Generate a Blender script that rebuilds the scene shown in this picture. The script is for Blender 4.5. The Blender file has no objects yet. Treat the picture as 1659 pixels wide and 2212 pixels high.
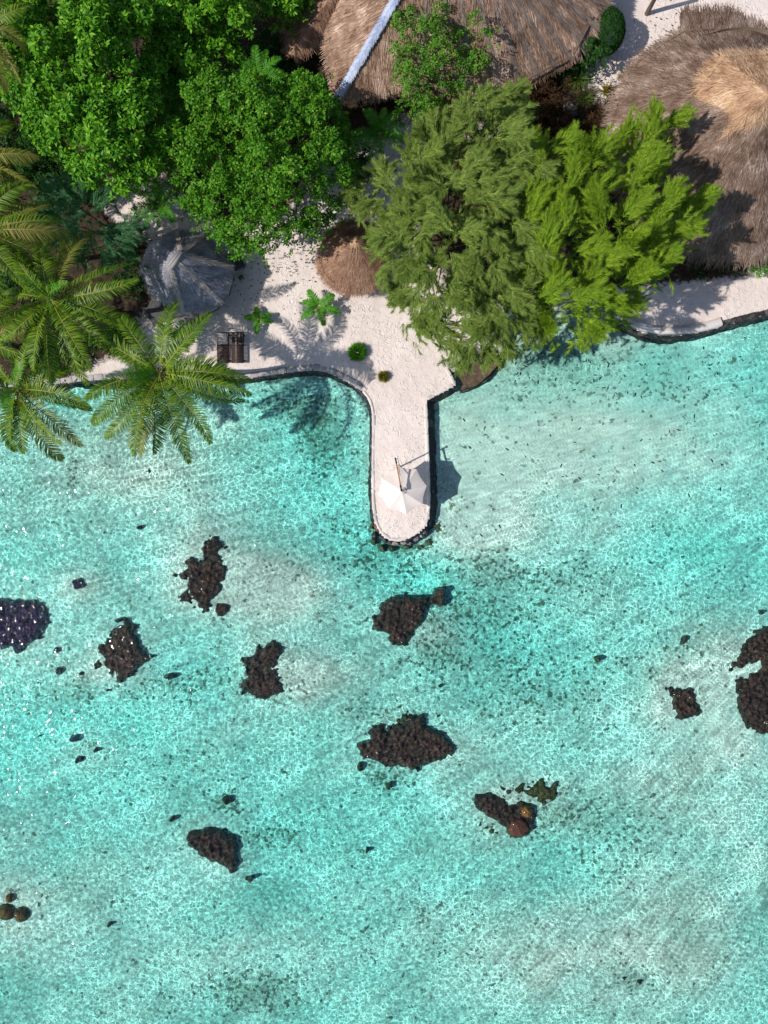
import bpy, math, random
import numpy as np
from mathutils import Vector, noise

# ------------------------------------------------------------------ basics
random.seed(7)
RNG = np.random.default_rng(11)
H = 56.0            # height of the drone above the lagoon (metres)
W = 52.0            # width of the water surface in view
S = 1659.0 / W      # plan units of the site survey per metre at water level
GZ = 0.5            # level of the sand above the water

scene = bpy.context.scene
COL = scene.collection


def P(px, py, z=0.0):
    """plan coordinates of something standing at height z"""
    k = (H - z) / H / S
    return np.array([(px - 829.5) * k, (1106.0 - py) * k, z])


def PP(pts, z=0.0):
    return np.array([P(a, b, z) for a, b in pts])


# ------------------------------------------------------------------ objects
ORIGIN = {}


def empty(name, loc):
    o = bpy.data.objects.new(name, None)
    o.empty_display_size = 0.3
    COL.objects.link(o)
    o.location = loc
    ORIGIN[o.name] = np.array(loc, float)
    return o


def tag(o, label=None, cat=None, group=None, kind=None):
    if label:
        o['label'] = label
    if cat:
        o['category'] = cat
    if group:
        o['group'] = group
    if kind:
        o['kind'] = kind
    return o


def thing(name, label, cat, loc, group=None):
    return tag(empty(name, loc), label, cat, group)


class MB:
    """collects vertices and faces; build() links them as one mesh object"""

    def __init__(self):
        self.v = []
        self.f = []     # (array of indices n x k, material index)
        self.n = 0

    def add(self, V, F, mi=0):
        V = np.asarray(V, float).reshape(-1, 3)
        if isinstance(F, np.ndarray) or (len(F) and len(set(len(q) for q in F)) == 1):
            self.f.append((np.asarray(F, np.int64) + self.n, mi))
        else:
            for q in F:
                self.f.append((np.asarray([q], np.int64) + self.n, mi))
        self.v.append(V)
        self.n += len(V)

    def box(self, c, ex, ey, ez, mi=0):
        """box from centre and three half-axis vectors"""
        c, ex, ey, ez = [np.asarray(q, float) for q in (c, ex, ey, ez)]
        V = [c + sx * ex + sy * ey + sz * ez for sz in (-1, 1) for sx, sy in ((-1, -1), (1, -1), (1, 1), (-1, 1))]
        self.add(V, [(3, 2, 1, 0), (4, 5, 6, 7), (0, 1, 5, 4), (1, 2, 6, 5), (2, 3, 7, 6), (3, 0, 4, 7)], mi)

    def tube(self, pts, radii, k=8, mi=0, cap=True):
        pts = np.asarray(pts, float)
        n = len(pts)
        if np.isscalar(radii):
            radii = [radii] * n
        rings = []
        up = np.array([0, 0, 1.0])
        for i in range(n):
            t = pts[min(i + 1, n - 1)] - pts[max(i - 1, 0)]
            t = t / (np.linalg.norm(t) + 1e-9)
            a = np.cross(t, up)
            if np.linalg.norm(a) < 1e-3:
                a = np.array([1.0, 0, 0])
            a /= np.linalg.norm(a)
            b = np.cross(t, a)
            ang = np.arange(k) * 2 * math.pi / k
            rings.append(pts[i] + radii[i] * (np.cos(ang)[:, None] * a + np.sin(ang)[:, None] * b))
        V = np.concatenate(rings)
        F = []
        for i in range(n - 1):
            for j in range(k):
                j2 = (j + 1) % k
                F.append((i * k + j, i * k + j2, (i + 1) * k + j2, (i + 1) * k + j))
        self.add(V, np.array(F), mi)
        if cap:
            self.add(rings[-1], [tuple(range(k))], mi)
            self.add(rings[0], [tuple(range(k))[::-1]], mi)

    def build(self, name, mats, parent=None, smooth=False):
        if not isinstance(mats, (list, tuple)):
            mats = [mats]
        me = bpy.data.meshes.new(name)
        V = np.concatenate(self.v) if self.v else np.zeros((0, 3))
        root = np.zeros(3)
        p = parent
        while p is not None:
            if p.name in ORIGIN:
                root = root + ORIGIN[p.name]
            p = p.parent
        V = V - root
        me.vertices.add(len(V))
        me.vertices.foreach_set('co', V.astype(np.float32).ravel())
        starts, idx, mi = [], [], []
        pos = 0
        for F, m in self.f:
            k = F.shape[1]
            idx.append(F.ravel())
            starts.append(pos + np.arange(len(F)) * k)
            mi.append(np.full(len(F), m))
            pos += F.size
        if idx:
            idx = np.concatenate(idx)
            starts = np.concatenate(starts)
            mi = np.concatenate(mi)
            me.loops.add(len(idx))
            me.loops.foreach_set('vertex_index', idx.astype(np.int32))
            me.polygons.add(len(starts))
            me.polygons.foreach_set('loop_start', starts.astype(np.int32))
            for m in mats:
                me.materials.append(m)
            me.polygons.foreach_set('material_index', mi.astype(np.int32))
            if smooth:
                me.polygons.foreach_set('use_smooth', np.ones(len(starts), bool))
        me.update(calc_edges=True)
        me.validate()
        o = bpy.data.objects.new(name, me)
        COL.objects.link(o)
        if parent is not None:
            o.parent = parent
        return o


def single(mb, name, mat, label, cat, group=None, smooth=True):
    """a thing that is one mesh, origin at its base"""
    V = np.concatenate(mb.v)
    c = np.array([V[:, 0].mean(), V[:, 1].mean(), V[:, 2].min()])
    mb.v = [V - c]
    o = mb.build(name, mat, None, smooth)
    o.location = c
    return tag(o, label, cat, group)


def place(o, loc, rz=0.0):
    o.location = loc
    o.rotation_euler = (0, 0, rz)


# ------------------------------------------------------------------ plan geometry
def sdist(pts, poly):
    """signed distance in the plane to a closed polygon, positive inside"""
    pts = np.asarray(pts, float)[:, :2]
    poly = np.asarray(poly, float)[:, :2]
    best = np.full(len(pts), 1e9)
    inside = np.zeros(len(pts), bool)
    n = len(poly)
    x, y = pts[:, 0], pts[:, 1]
    for i in range(n):
        a, b = poly[i], poly[(i + 1) % n]
        ab = b - a
        t = np.clip(((pts - a) @ ab) / (ab @ ab + 1e-12), 0, 1)
        d = np.hypot(x - a[0] - t * ab[0], y - a[1] - t * ab[1])
        best = np.minimum(best, d)
        c = (a[1] > y) != (b[1] > y)
        with np.errstate(divide='ignore', invalid='ignore'):
            xi = a[0] + (y - a[1]) * ab[0] / (ab[1] if ab[1] != 0 else 1e-12)
        inside ^= c & (x < xi)
    return np.where(inside, best, -best)


def sample_poly(poly, spacing, tries=9000, margin=0.0, rng=RNG):
    poly = np.asarray(poly)[:, :2]
    lo, hi = poly.min(0), poly.max(0)
    c = lo + rng.random((tries, 2)) * (hi - lo)
    d = sdist(c, poly)
    c, d = c[d > margin], d[d > margin]
    keep = []
    K = np.zeros((0, 2))
    for i in range(len(c)):
        if len(keep) == 0 or np.min(np.hypot(*(K - c[i]).T)) > spacing:
            keep.append(i)
            K = c[keep]
    return c[keep], d[keep]


def smooth(a, b, x):
    t = np.clip((x - a) / (b - a), 0, 1)
    return t * t * (3 - 2 * t)


def fnoise(x, y, z=0.0, s=1.0, o=3):
    return noise.fractal(Vector((x * s, y * s, z)), 1.0, 2.0, o)


def unit(v):
    v = np.asarray(v, float)
    return v / (np.linalg.norm(v, axis=-1, keepdims=True) + 1e-9)


def chaikin(p, n=2, closed=False):
    p = [np.array(q, float) for q in p]
    for _ in range(n):
        out = []
        m = len(p)
        rng = range(m if closed else m - 1)
        if not closed:
            out.append(p[0])
        for i in rng:
            a, b = p[i], p[(i + 1) % m]
            out += [a * .75 + b * .25, a * .25 + b * .75]
        if not closed:
            out.append(p[-1])
        p = out
    return np.array(p)


def resample(p, step):
    p = np.asarray(p, float)
    seg = np.hypot(*(p[1:, :2] - p[:-1, :2]).T)
    s = np.concatenate([[0], np.cumsum(seg)])
    n = max(2, int(s[-1] / step) + 1)
    t = np.linspace(0, s[-1], n)
    return np.stack([np.interp(t, s, p[:, i]) for i in range(p.shape[1])], 1)


# ------------------------------------------------------------------ materials
class NT:
    def __init__(self, name):
        self.m = bpy.data.materials.new(name)
        self.m.use_nodes = True
        self.t = self.m.node_tree
        self.t.nodes.clear()
        self.out = self.t.nodes.new('ShaderNodeOutputMaterial')

    def n(self, kind, **kw):
        o = self.t.nodes.new('ShaderNode' + kind)
        for k, v in kw.items():
            if k in o.inputs:
                self.set(o.inputs[k], v)
            else:
                setattr(o, k, v)
        return o

    def set(self, sock, v):
        if isinstance(v, bpy.types.NodeSocket):
            self.t.links.new(v, sock)
        elif isinstance(v, bpy.types.Node):
            self.t.links.new(v.outputs[0], sock)
        else:
            if isinstance(v, (tuple, list)) and len(v) == 3 and sock.type == 'RGBA':
                v = (*v, 1)
            sock.default_value = v

    def link(self, a, b):
        self.t.links.new(a, b)

    def math(self, op, a, b=None, c=None, clamp=False):
        o = self.t.nodes.new('ShaderNodeMath')
        o.operation = op
        o.use_clamp = clamp
        for i, v in enumerate((a, b, c)):
            if v is not None:
                self.set(o.inputs[i], v)
        return o.outputs[0]

    def mix(self, f, a, b, mode='MIX'):
        o = self.t.nodes.new('ShaderNodeMix')
        o.data_type = 'RGBA'
        o.blend_type = mode
        self.set(o.inputs[0], f)
        self.set(o.inputs[6], a)
        self.set(o.inputs[7], b)
        return o.outputs[2]

    def ramp(self, f, stops, interp='LINEAR'):
        o = self.t.nodes.new('ShaderNodeValToRGB')
        o.color_ramp.interpolation = interp
        e = o.color_ramp.elements
        while len(e) < len(stops):
            e.new(0.5)
        for q, (p, c) in zip(e, stops):
            q.position = p
            q.color = (*c, 1) if len(c) == 3 else c
        self.set(o.inputs[0], f)
        return o.outputs[0]

    def mapr(self, v, a, b, c, d, smoothed=False):
        o = self.t.nodes.new('ShaderNodeMapRange')
        if smoothed:
            o.interpolation_type = 'SMOOTHSTEP'
        self.set(o.inputs[0], v)
        for i, q in enumerate((a, b, c, d)):
            self.set(o.inputs[1 + i], q)
        return o.outputs[0]

    def pos(self):
        return self.n('NewGeometry').outputs['Position']

    def objc(self):
        return self.n('TexCoord').outputs['Object']

    def noise(self, co, scale, detail=3, rough=0.55, dist=0.0):
        o = self.n('TexNoise')
        self.set(o.inputs['Vector'], co)
        o.inputs['Scale'].default_value = scale
        o.inputs['Detail'].default_value = detail
        o.inputs['Roughness'].default_value = rough
        o.inputs['Distortion'].default_value = dist
        return o.outputs[0]

    def vor(self, co, scale, feature='F1', dim='3D', out='Distance', rand=1.0):
        o = self.n('TexVoronoi')
        o.voronoi_dimensions = dim
        o.feature = feature
        self.set(o.inputs['Vector'], co)
        o.inputs['Scale'].default_value = scale
        o.inputs['Randomness'].default_value = rand
        return o.outputs[out]

    def bump(self, h, strength=0.5, dist=0.05, normal=None):
        o = self.n('Bump')
        o.inputs['Strength'].default_value = strength
        o.inputs['Distance'].default_value = dist
        self.set(o.inputs['Height'], h)
        if normal is not None:
            self.set(o.inputs['Normal'], normal)
        return o.outputs[0]

    def surf(self, sh):
        self.link(sh if isinstance(sh, bpy.types.NodeSocket) else sh.outputs[0], self.out.inputs['Surface'])
        return self.m

    def pbsdf(self, color, rough=0.7, spec=0.3, normal=None, coat=0.0, coat_rough=0.1, coat_normal=None, **kw):
        o = self.n('BsdfPrincipled')
        self.set(o.inputs['Base Color'], color)
        self.set(o.inputs['Roughness'], rough)
        self.set(o.inputs['Specular IOR Level'], spec)
        if normal is not None:
            self.set(o.inputs['Normal'], normal)
        if coat:
            self.set(o.inputs['Coat Weight'], coat)
            self.set(o.inputs['Coat Roughness'], coat_rough)
            if coat_normal is not None:
                self.set(o.inputs['Coat Normal'], coat_normal)
        for k, v in kw.items():
            self.set(o.inputs[k], v)
        return o


def island_rand(t):
    return t.n('NewGeometry').outputs['Random Per Island']


def leaf_mat(name, stops, trans=0.35, rough=0.55, spec=0.22, gain=1.85):
    stops = [(p, tuple(min(.9, q * gain) for q in c)) for p, c in stops]
    t = NT(name)
    r = island_rand(t)
    big = t.noise(t.pos(), 0.55, 2)
    f = t.math('ADD', t.math('MULTIPLY', r, 0.75), t.math('MULTIPLY', big, 0.3), clamp=True)
    c = t.ramp(f, stops)
    p = t.pbsdf(c, rough, spec)
    tr = t.n('BsdfTranslucent')
    t.set(tr.inputs[0], t.mix(0.5, c, (0.10, 0.22, 0.01), 'MIX'))
    m = t.n('MixShader')
    m.inputs[0].default_value = trans
    t.link(p.outputs[0], m.inputs[1])
    t.link(tr.outputs[0], m.inputs[2])
    return t.surf(m)


M = {}
M['leaf_bright'] = leaf_mat('leaf_bright', [(0, (.014, .055, .005)), (.45, (.042, .150, .006)), (.8, (.085, .215, .008)), (1, (.17, .29, .025))], 0.22)
M['leaf_mid'] = leaf_mat('leaf_mid', [(0, (.013, .050, .004)), (.45, (.034, .122, .005)), (.85, (.068, .178, .007)), (1, (.22, .26, .05))], 0.22)
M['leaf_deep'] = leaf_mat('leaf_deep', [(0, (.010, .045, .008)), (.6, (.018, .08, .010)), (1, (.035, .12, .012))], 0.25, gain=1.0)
M['leaf_yellow'] = leaf_mat('leaf_yellow', [(0, (.07, .10, .01)), (.5, (.22, .22, .02)), (1, (.45, .33, .03))], gain=1.0)
M['leaf_shrub'] = leaf_mat('leaf_shrub', [(0, (.022, .075, .008)), (.5, (.05, .15, .012)), (.85, (.09, .20, .015)), (1, (.25, .27, .06))])
M['needle_olive'] = leaf_mat('needle_olive', [(0, (.044, .080, .018)), (.5, (.095, .148, .028)), (1, (.23, .29, .048))], 0.25, 0.6, 0.2, 1.75)
M['needle_lime'] = leaf_mat('needle_lime', [(0, (.045, .095, .007)), (.5, (.10, .18, .010)), (1, (.24, .33, .018))], 0.25, 0.6, 0.2, 1.7)
M['needle_blue'] = leaf_mat('needle_blue', [(0, (.025, .075, .03)), (.5, (.04, .12, .05)), (1, (.07, .16, .06))], 0.4, 0.6, 0.2)
M['frond'] = leaf_mat('frond', [(0, (.018, .052, .004)), (.5, (.056, .116, .006)), (.85, (.125, .185, .010)), (1, (.25, .26, .03))], 0.3, 0.42, 0.32)
M['frond_old'] = leaf_mat('frond_old', [(0, (.07, .08, .015)), (.5, (.12, .13, .022)), (1, (.20, .17, .04))], 0.35, 0.5, 0.2)
M['frond_young'] = leaf_mat('frond_young', [(0, (.02, .10, .008)), (.5, (.04, .17, .012)), (1, (.08, .24, .016))], 0.35, 0.5, 0.2)
M['strap'] = leaf_mat('strap', [(0, (.03, .06, .012)), (.6, (.06, .11, .018)), (1, (.14, .16, .04))], 0.3)
M['dead_leaf'] = leaf_mat('dead_leaf', [(0, (.035, .018, .009)), (.6, (.075, .035, .018)), (1, (.14, .07, .03))], 0.2, 0.7, 0.1, 1.0)


def simple(name, c1, c2, scale=6, rough=0.7, spec=0.3, bump=0.3, bd=0.02, stretch=None):
    t = NT(name)
    co = t.objc()
    if stretch:
        mp = t.n('Mapping')
        t.set(mp.inputs['Vector'], co)
        mp.inputs['Scale'].default_value = stretch
        co = mp.outputs[0]
    n1 = t.noise(co, scale, 5, 0.6)
    n2 = t.noise(co, scale * 6, 3, 0.6)
    f = t.math('ADD', t.math('MULTIPLY', n1, 0.7), t.math('MULTIPLY', n2, 0.3))
    c = t.mix(t.mapr(f, .35, .65, 0, 1), c1, c2)
    return t.surf(t.pbsdf(c, rough, spec, t.bump(f, bump, bd)))


M['rachis'] = simple('rachis', (.17, .20, .035), (.30, .28, .06), 4, 0.5)
M['bark'] = simple('bark', (.10, .075, .055), (.22, .18, .14), 5, 0.9, 0.1, 0.6, 0.04)
M['bark_dark'] = simple('bark_dark', (.05, .035, .026), (.10, .075, .055), 6, 0.9, 0.1, 0.6, 0.03)
M['dark_wood'] = simple('dark_wood', (.030, .017, .014), (.075, .040, .032), 5, 0.55, 0.35, 0.3, 0.01, (1, 12, 1))
M['grey_slat'] = simple('grey_slat', (.22, .21, .21), (.38, .36, .35), 5, 0.7, 0.3, 0.3, 0.01, (1, 12, 1))
M['deck_wood'] = simple('deck_wood', (.05, .05, .055), (.10, .10, .105), 4, 0.7, 0.2, 0.3, 0.01)
M['bench_pale'] = simple('bench_pale', (.42, .38, .34), (.52, .47, .42), 3, 0.75, 0.2, 0.15, 0.01)
M['teak'] = simple('teak', (.33, .13, .045), (.50, .22, .08), 6, 0.45, 0.4, 0.2, 0.01)
M['black_metal'] = simple('black_metal', (.012, .012, .014), (.022, .022, .024), 6, 0.4, 0.5, 0.1, 0.005)
M['white_metal'] = simple('white_metal', (.75, .74, .72), (.82, .80, .78), 6, 0.4, 0.5, 0.1, 0.005)
M['concrete_base'] = simple('concrete_base', (.42, .40, .38), (.52, .50, .47), 6, 0.85, 0.2, 0.3, 0.01)
M['pole_wood'] = simple('pole_wood', (.10, .07, .055), (.17, .125, .10), 6, 0.75, 0.2, 0.4, 0.02)
M['plaster'] = simple('plaster', (.30, .25, .20), (.38, .32, .26), 3, 0.9, 0.1, 0.2, 0.01)


def fabric_mat():
    t = NT('canopy_fabric')
    co = t.objc()
    w = t.noise(co, 90, 2)
    s = t.noise(co, 1.6, 3)
    c = t.mix(t.mapr(s, .35, .7, 0, 1), (.80, .71, .67), (.88, .80, .76))
    p = t.pbsdf(c, 0.85, 0.15, t.bump(w, 0.25, 0.004))
    tr = t.n('BsdfTranslucent')
    t.set(tr.inputs[0], (.70, .58, .52))
    m = t.n('MixShader')
    m.inputs[0].default_value = 0.14
    t.link(p.outputs[0], m.inputs[1])
    t.link(tr.outputs[0], m.inputs[2])
    return t.surf(m)


M['canopy'] = fabric_mat()


def thatch_mat(name, stops, rough=0.85, gain=1.75):
    stops = [(p, tuple(min(.9, q * gain) for q in c)) for p, c in stops]
    t = NT(name)
    r = island_rand(t)
    big = t.noise(t.pos(), 0.8, 5, 0.65)
    f = t.math('ADD', t.math('MULTIPLY', r, 0.45), t.math('MULTIPLY', t.mapr(big, .32, .68, 0, 1), 0.55))
    c = t.ramp(f, stops)
    return t.surf(t.pbsdf(c, rough, 0.15))


M['thatch'] = thatch_mat('thatch', [(0, (.07, .042, .028)), (.4, (.17, .108, .075)), (.75, (.31, .215, .165)), (1, (.52, .41, .34))])
M['thatch_brown'] = thatch_mat('thatch_brown', [(0, (.05, .032, .022)), (.4, (.13, .085, .062)), (.75, (.24, .175, .14)), (1, (.46, .38, .33))], gain=1.35)
M['thatch_pale'] = thatch_mat('thatch_pale', [(0, (.22, .19, .18)), (.5, (.36, .31, .29)), (1, (.55, .50, .47))], gain=1.4)
M['thatch_grey'] = thatch_mat('thatch_grey', [(0, (.07, .05, .042)), (.5, (.16, .12, .10)), (.85, (.26, .21, .185)), (1, (.42, .36, .33))])
M['thatch_gold'] = thatch_mat('thatch_gold', [(0, (.15, .08, .042)), (.4, (.31, .19, .115)), (.75, (.50, .34, .22)), (1, (.76, .62, .48))], gain=1.3)
M['thatch_weathered'] = thatch_mat('thatch_weathered', [(0, (.045, .045, .055)), (.45, (.11, .11, .13)), (.85, (.20, .20, .23)), (1, (.36, .36, .40))], gain=2.6)
M['thatch_hip'] = thatch_mat('thatch_hip', [(0, (.10, .075, .06)), (.5, (.22, .165, .135)), (1, (.40, .32, .27))], gain=1.3)
M['ridge_blue'] = thatch_mat('ridge_blue', [(0, (.16, .21, .36)), (.4, (.36, .43, .60)), (.8, (.58, .65, .80)), (1, (.80, .84, .92))], gain=1.0)
M['thatch_red'] = thatch_mat('thatch_red', [(0, (.10, .05, .03)), (.5, (.26, .15, .10)), (.85, (.40, .26, .18)), (1, (.52, .38, .28))], gain=1.25)


def sand_mat():
    t = NT('coral_sand')
    co = t.pos()
    big = t.noise(co, 0.25, 4, 0.55)
    fine = t.noise(co, 14, 4, 0.65)
    mid = t.noise(co, 2.3, 4, 0.6)
    c = t.mix(t.mapr(big, .35, .65, 0, 1), (.70, .605, .56), (.79, .70, .655))
    c = t.mix(t.mapr(fine, .4, .75, 0, .22), c, (.55, .475, .43))
    damp = t.noise(co, 0.7, 5, 0.65)
    c = t.mix(t.mapr(damp, .54, .74, 0, .4), c, (.54, .46, .41))
    # crumbs of coral and leaf
    v = t.vor(co, 5.5, 'F1', '3D')
    rc = t.n('TexVoronoi')
    rc.feature = 'F1'
    t.set(rc.inputs['Vector'], co)
    rc.inputs['Scale'].default_value = 5.5
    sel = t.math('MULTIPLY', t.math('GREATER_THAN', t.n('SeparateColor', Color=rc.outputs['Color']).outputs[0], 0.93), t.math('LESS_THAN', v, 0.16))
    c = t.mix(t.math('MULTIPLY', sel, 0.7), c, (.22, .14, .09))
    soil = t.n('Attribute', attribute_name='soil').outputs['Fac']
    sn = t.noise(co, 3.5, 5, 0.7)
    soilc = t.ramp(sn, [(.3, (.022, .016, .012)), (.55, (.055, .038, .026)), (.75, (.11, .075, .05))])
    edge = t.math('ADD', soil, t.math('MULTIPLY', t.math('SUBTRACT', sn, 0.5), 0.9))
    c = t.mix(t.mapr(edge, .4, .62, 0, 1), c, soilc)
    # footprints: dents in patches
    w = t.n('VectorMath', operation='ADD')
    t.set(w.inputs[0], co)
    wn = t.n('TexNoise')
    t.set(wn.inputs['Vector'], co)
    wn.inputs['Scale'].default_value = 3.0
    sc = t.n('VectorMath', operation='SCALE')
    t.set(sc.inputs[0], wn.outputs['Color'])
    sc.inputs['Scale'].default_value = 0.25
    t.set(w.inputs[1], sc.outputs[0])
    fp = t.noise(w.outputs[0], 3.6, 2, 0.5, 0.6)
    dent = t.math('SUBTRACT', 1.0, t.mapr(fp, .54, .66, 0, 1, True))
    rim = t.mapr(fp, .47, .54, 0, .25, True)
    dent = t.math('MULTIPLY', t.math('ADD', dent, rim), t.mapr(t.noise(co, 0.5, 3), .40, .60, .15, 1))
    h = t.math('ADD', t.math('MULTIPLY', dent, 0.9), t.math('ADD', t.math('MULTIPLY', mid, 0.6), t.math('MULTIPLY', fine, 0.12)))
    return t.surf(t.pbsdf(c, 0.95, 0.1, t.bump(h, 0.6, 0.09)))


M['sand'] = sand_mat()


def bed_mat():
    t = NT('lagoon_bed')
    co = t.pos()
    big = t.noise(co, 0.22, 4, 0.6)
    mid = t.noise(co, 1.1, 5, 0.65)
    fine = t.noise(co, 7, 4, 0.7)
    c = t.mix(t.mapr(big, .35, .65, 0, 1), (.79, .78, .69), (.89, .87, .79))
    c = t.mix(t.mapr(fine, .45, .75, 0, .4), c, (.52, .50, .43))
    rub = t.n('Attribute', attribute_name='rubble').outputs['Fac']
    # dark rubble and algae turf
    cell = t.n('TexVoronoi')
    cell.feature = 'F1'
    w = t.n('VectorMath', operation='ADD')
    t.set(w.inputs[0], co)
    wn = t.n('TexNoise')
    t.set(wn.inputs['Vector'], co)
    wn.inputs['Scale'].default_value = 5.0
    sc = t.n('VectorMath', operation='SCALE')
    t.set(sc.inputs[0], wn.outputs['Color'])
    sc.inputs['Scale'].default_value = 0.16
    t.set(w.inputs[1], sc.outputs[0])
    t.set(cell.inputs['Vector'], w.outputs[0])
    cell.inputs['Scale'].default_value = 5.2
    cr = t.n('SeparateColor', Color=cell.outputs['Color']).outputs[0]
    thr = t.math('SUBTRACT', t.math('ADD', t.math('MULTIPLY', rub, 0.62), t.math('MULTIPLY', mid, 0.66)), 0.31)
    on = t.mapr(t.math('SUBTRACT', thr, cr), -0.03, 0.06, 0, 1)
    tone = t.ramp(t.n('SeparateColor', Color=cell.outputs['Color']).outputs[1], [(0, (.05, .055, .04)), (.5, (.12, .12, .085)), (1, (.30, .28, .20))])
    c = t.mix(t.math('MULTIPLY', on, 0.85), c, tone)
    turf = t.mapr(t.math('ADD', t.math('MULTIPLY', rub, 0.7), t.math('MULTIPLY', mid, 0.6)), .45, .95, 0, .7)
    c = t.mix(turf, c, (.17, .17, .115))
    silt = t.n('Attribute', attribute_name='silt').outputs['Fac']
    c = t.mix(t.math('MULTIPLY', silt, 0.8), c, (.47, .49, .41))
    h = t.math('ADD', mid, t.math('MULTIPLY', on, 0.15))
    return t.surf(t.pbsdf(c, 0.95, 0.05, t.bump(h, 0.3, 0.03)))


M['bed'] = bed_mat()


def water_mat():
    t = NT('lagoon_water')
    co = t.pos()
    caustic_amt = t.n('Attribute', attribute_name='caustic_amt').outputs['Fac']
    # warp so that cells of the painted caustic pattern are not round
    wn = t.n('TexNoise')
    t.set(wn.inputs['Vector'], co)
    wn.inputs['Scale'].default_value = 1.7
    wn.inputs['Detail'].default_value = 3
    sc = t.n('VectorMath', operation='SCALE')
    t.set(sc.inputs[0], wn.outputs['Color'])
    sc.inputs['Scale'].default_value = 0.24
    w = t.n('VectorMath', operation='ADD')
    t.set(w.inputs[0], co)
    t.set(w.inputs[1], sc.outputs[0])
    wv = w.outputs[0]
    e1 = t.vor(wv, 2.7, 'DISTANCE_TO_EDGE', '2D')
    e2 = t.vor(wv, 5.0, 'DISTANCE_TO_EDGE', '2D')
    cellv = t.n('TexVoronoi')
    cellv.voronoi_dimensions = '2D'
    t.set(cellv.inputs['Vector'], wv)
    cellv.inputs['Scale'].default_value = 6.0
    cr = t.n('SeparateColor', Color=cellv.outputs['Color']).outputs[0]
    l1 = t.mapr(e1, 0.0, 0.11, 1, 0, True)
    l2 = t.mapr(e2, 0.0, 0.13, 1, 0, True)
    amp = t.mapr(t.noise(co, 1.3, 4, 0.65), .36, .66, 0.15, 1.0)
    caustic_patch = t.mapr(t.noise(co, 0.16, 3, 0.6, 0.8), .34, .66, .25, 1.4)
    amp = t.math('MULTIPLY', amp, caustic_patch)
    caustic_lines = t.math('MULTIPLY', t.math('ADD', t.math('MULTIPLY', l1, 0.75), t.math('MULTIPLY', l2, 0.45)), amp)
    lens = t.math('ADD', t.math('MULTIPLY', caustic_lines, 1.28), t.math('MULTIPLY', t.math('POWER', cr, 1.4), 0.6))  # caustic light drawn as bright cell edges and random cell tones
    # painted caustics: the pattern brightens and dims the surface's transparent colour
    g = t.math('ADD', 0.615, t.math('MULTIPLY', t.math('SUBTRACT', lens, 0.02), caustic_amt))
    g = t.math('ADD', g, t.math('MULTIPLY', t.math('SUBTRACT', 1.0, caustic_amt), 0.54))
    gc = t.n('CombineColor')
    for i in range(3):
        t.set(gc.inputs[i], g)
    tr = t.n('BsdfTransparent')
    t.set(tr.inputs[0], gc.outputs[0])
    # ripples for the mirror part
    st = t.n('Mapping')
    t.set(st.inputs['Vector'], co)
    st.inputs['Rotation'].default_value = (0, 0, 0.25)
    st.inputs['Scale'].default_value = (1.25, 0.9, 1)
    r1 = t.noise(st.outputs[0], 2.3, 1.3, 0.5)
    r2 = t.noise(co, 0.5, 2, 0.5)
    hgt = t.math('ADD', r1, t.math('MULTIPLY', r2, 0.9))
    nb = t.bump(hgt, 1.0, 0.10)
    gl = t.n('BsdfGlossy')
    gl.inputs['Color'].default_value = (1, 1, 1, 1)
    gl.inputs['Roughness'].default_value = 0.03
    t.set(gl.inputs['Normal'], nb)
    fr = t.n('Fresnel')
    fr.inputs['IOR'].default_value = 1.4
    mx = t.n('MixShader')
    t.set(mx.inputs[0], fr.outputs[0])
    t.link(tr.outputs[0], mx.inputs[1])
    t.link(gl.outputs[0], mx.inputs[2])
    ab = t.n('VolumeAbsorption')
    ab.inputs['Color'].default_value = (0.0, 0.952, 0.943, 1)
    ab.inputs['Density'].default_value = 0.71
    t.link(ab.outputs[0], t.out.inputs['Volume'])
    return t.surf(mx)


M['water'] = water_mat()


def coral_mat(name, stops, gloss=0.55):
    t = NT(name)
    co = t.pos()
    n1 = t.noise(co, 2.2, 5, 0.7)
    n2 = t.noise(co, 11, 5, 0.75)
    f = t.math('ADD', t.math('MULTIPLY', n1, 0.55), t.math('MULTIPLY', n2, 0.5))
    c = t.ramp(f, stops)
    b = t.bump(t.math('ADD', n2, t.math('MULTIPLY', t.vor(co, 6, 'F1'), -0.6)), 0.8, 0.09)
    wet = t.bump(t.noise(co, 2.6, 1.2, 0.5), 1.0, 0.085)
    return t.surf(t.pbsdf(c, 0.75, 0.2, b, coat=gloss, coat_rough=0.03, coat_normal=wet))


M['coral_brown'] = coral_mat('coral_brown', [(.3, (.012, .007, .005)), (.5, (.042, .024, .017)), (.7, (.12, .07, .048))])
M['coral_purple'] = coral_mat('coral_purple', [(.3, (.012, .004, .028)), (.55, (.026, .010, .055)), (.75, (.05, .022, .09))], 1.0)
M['coral_olive'] = coral_mat('coral_olive', [(.3, (.035, .032, .012)), (.55, (.075, .065, .022)), (.75, (.14, .115, .045))], 0.2)
M['coral_rust'] = coral_mat('coral_rust', [(.3, (.03, .012, .007)), (.55, (.085, .036, .020)), (.75, (.17, .085, .045))])
M['coral_ochre'] = coral_mat('coral_ochre', [(.3, (.08, .04, .010)), (.55, (.18, .095, .022)), (.75, (.30, .18, .05))])


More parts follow.
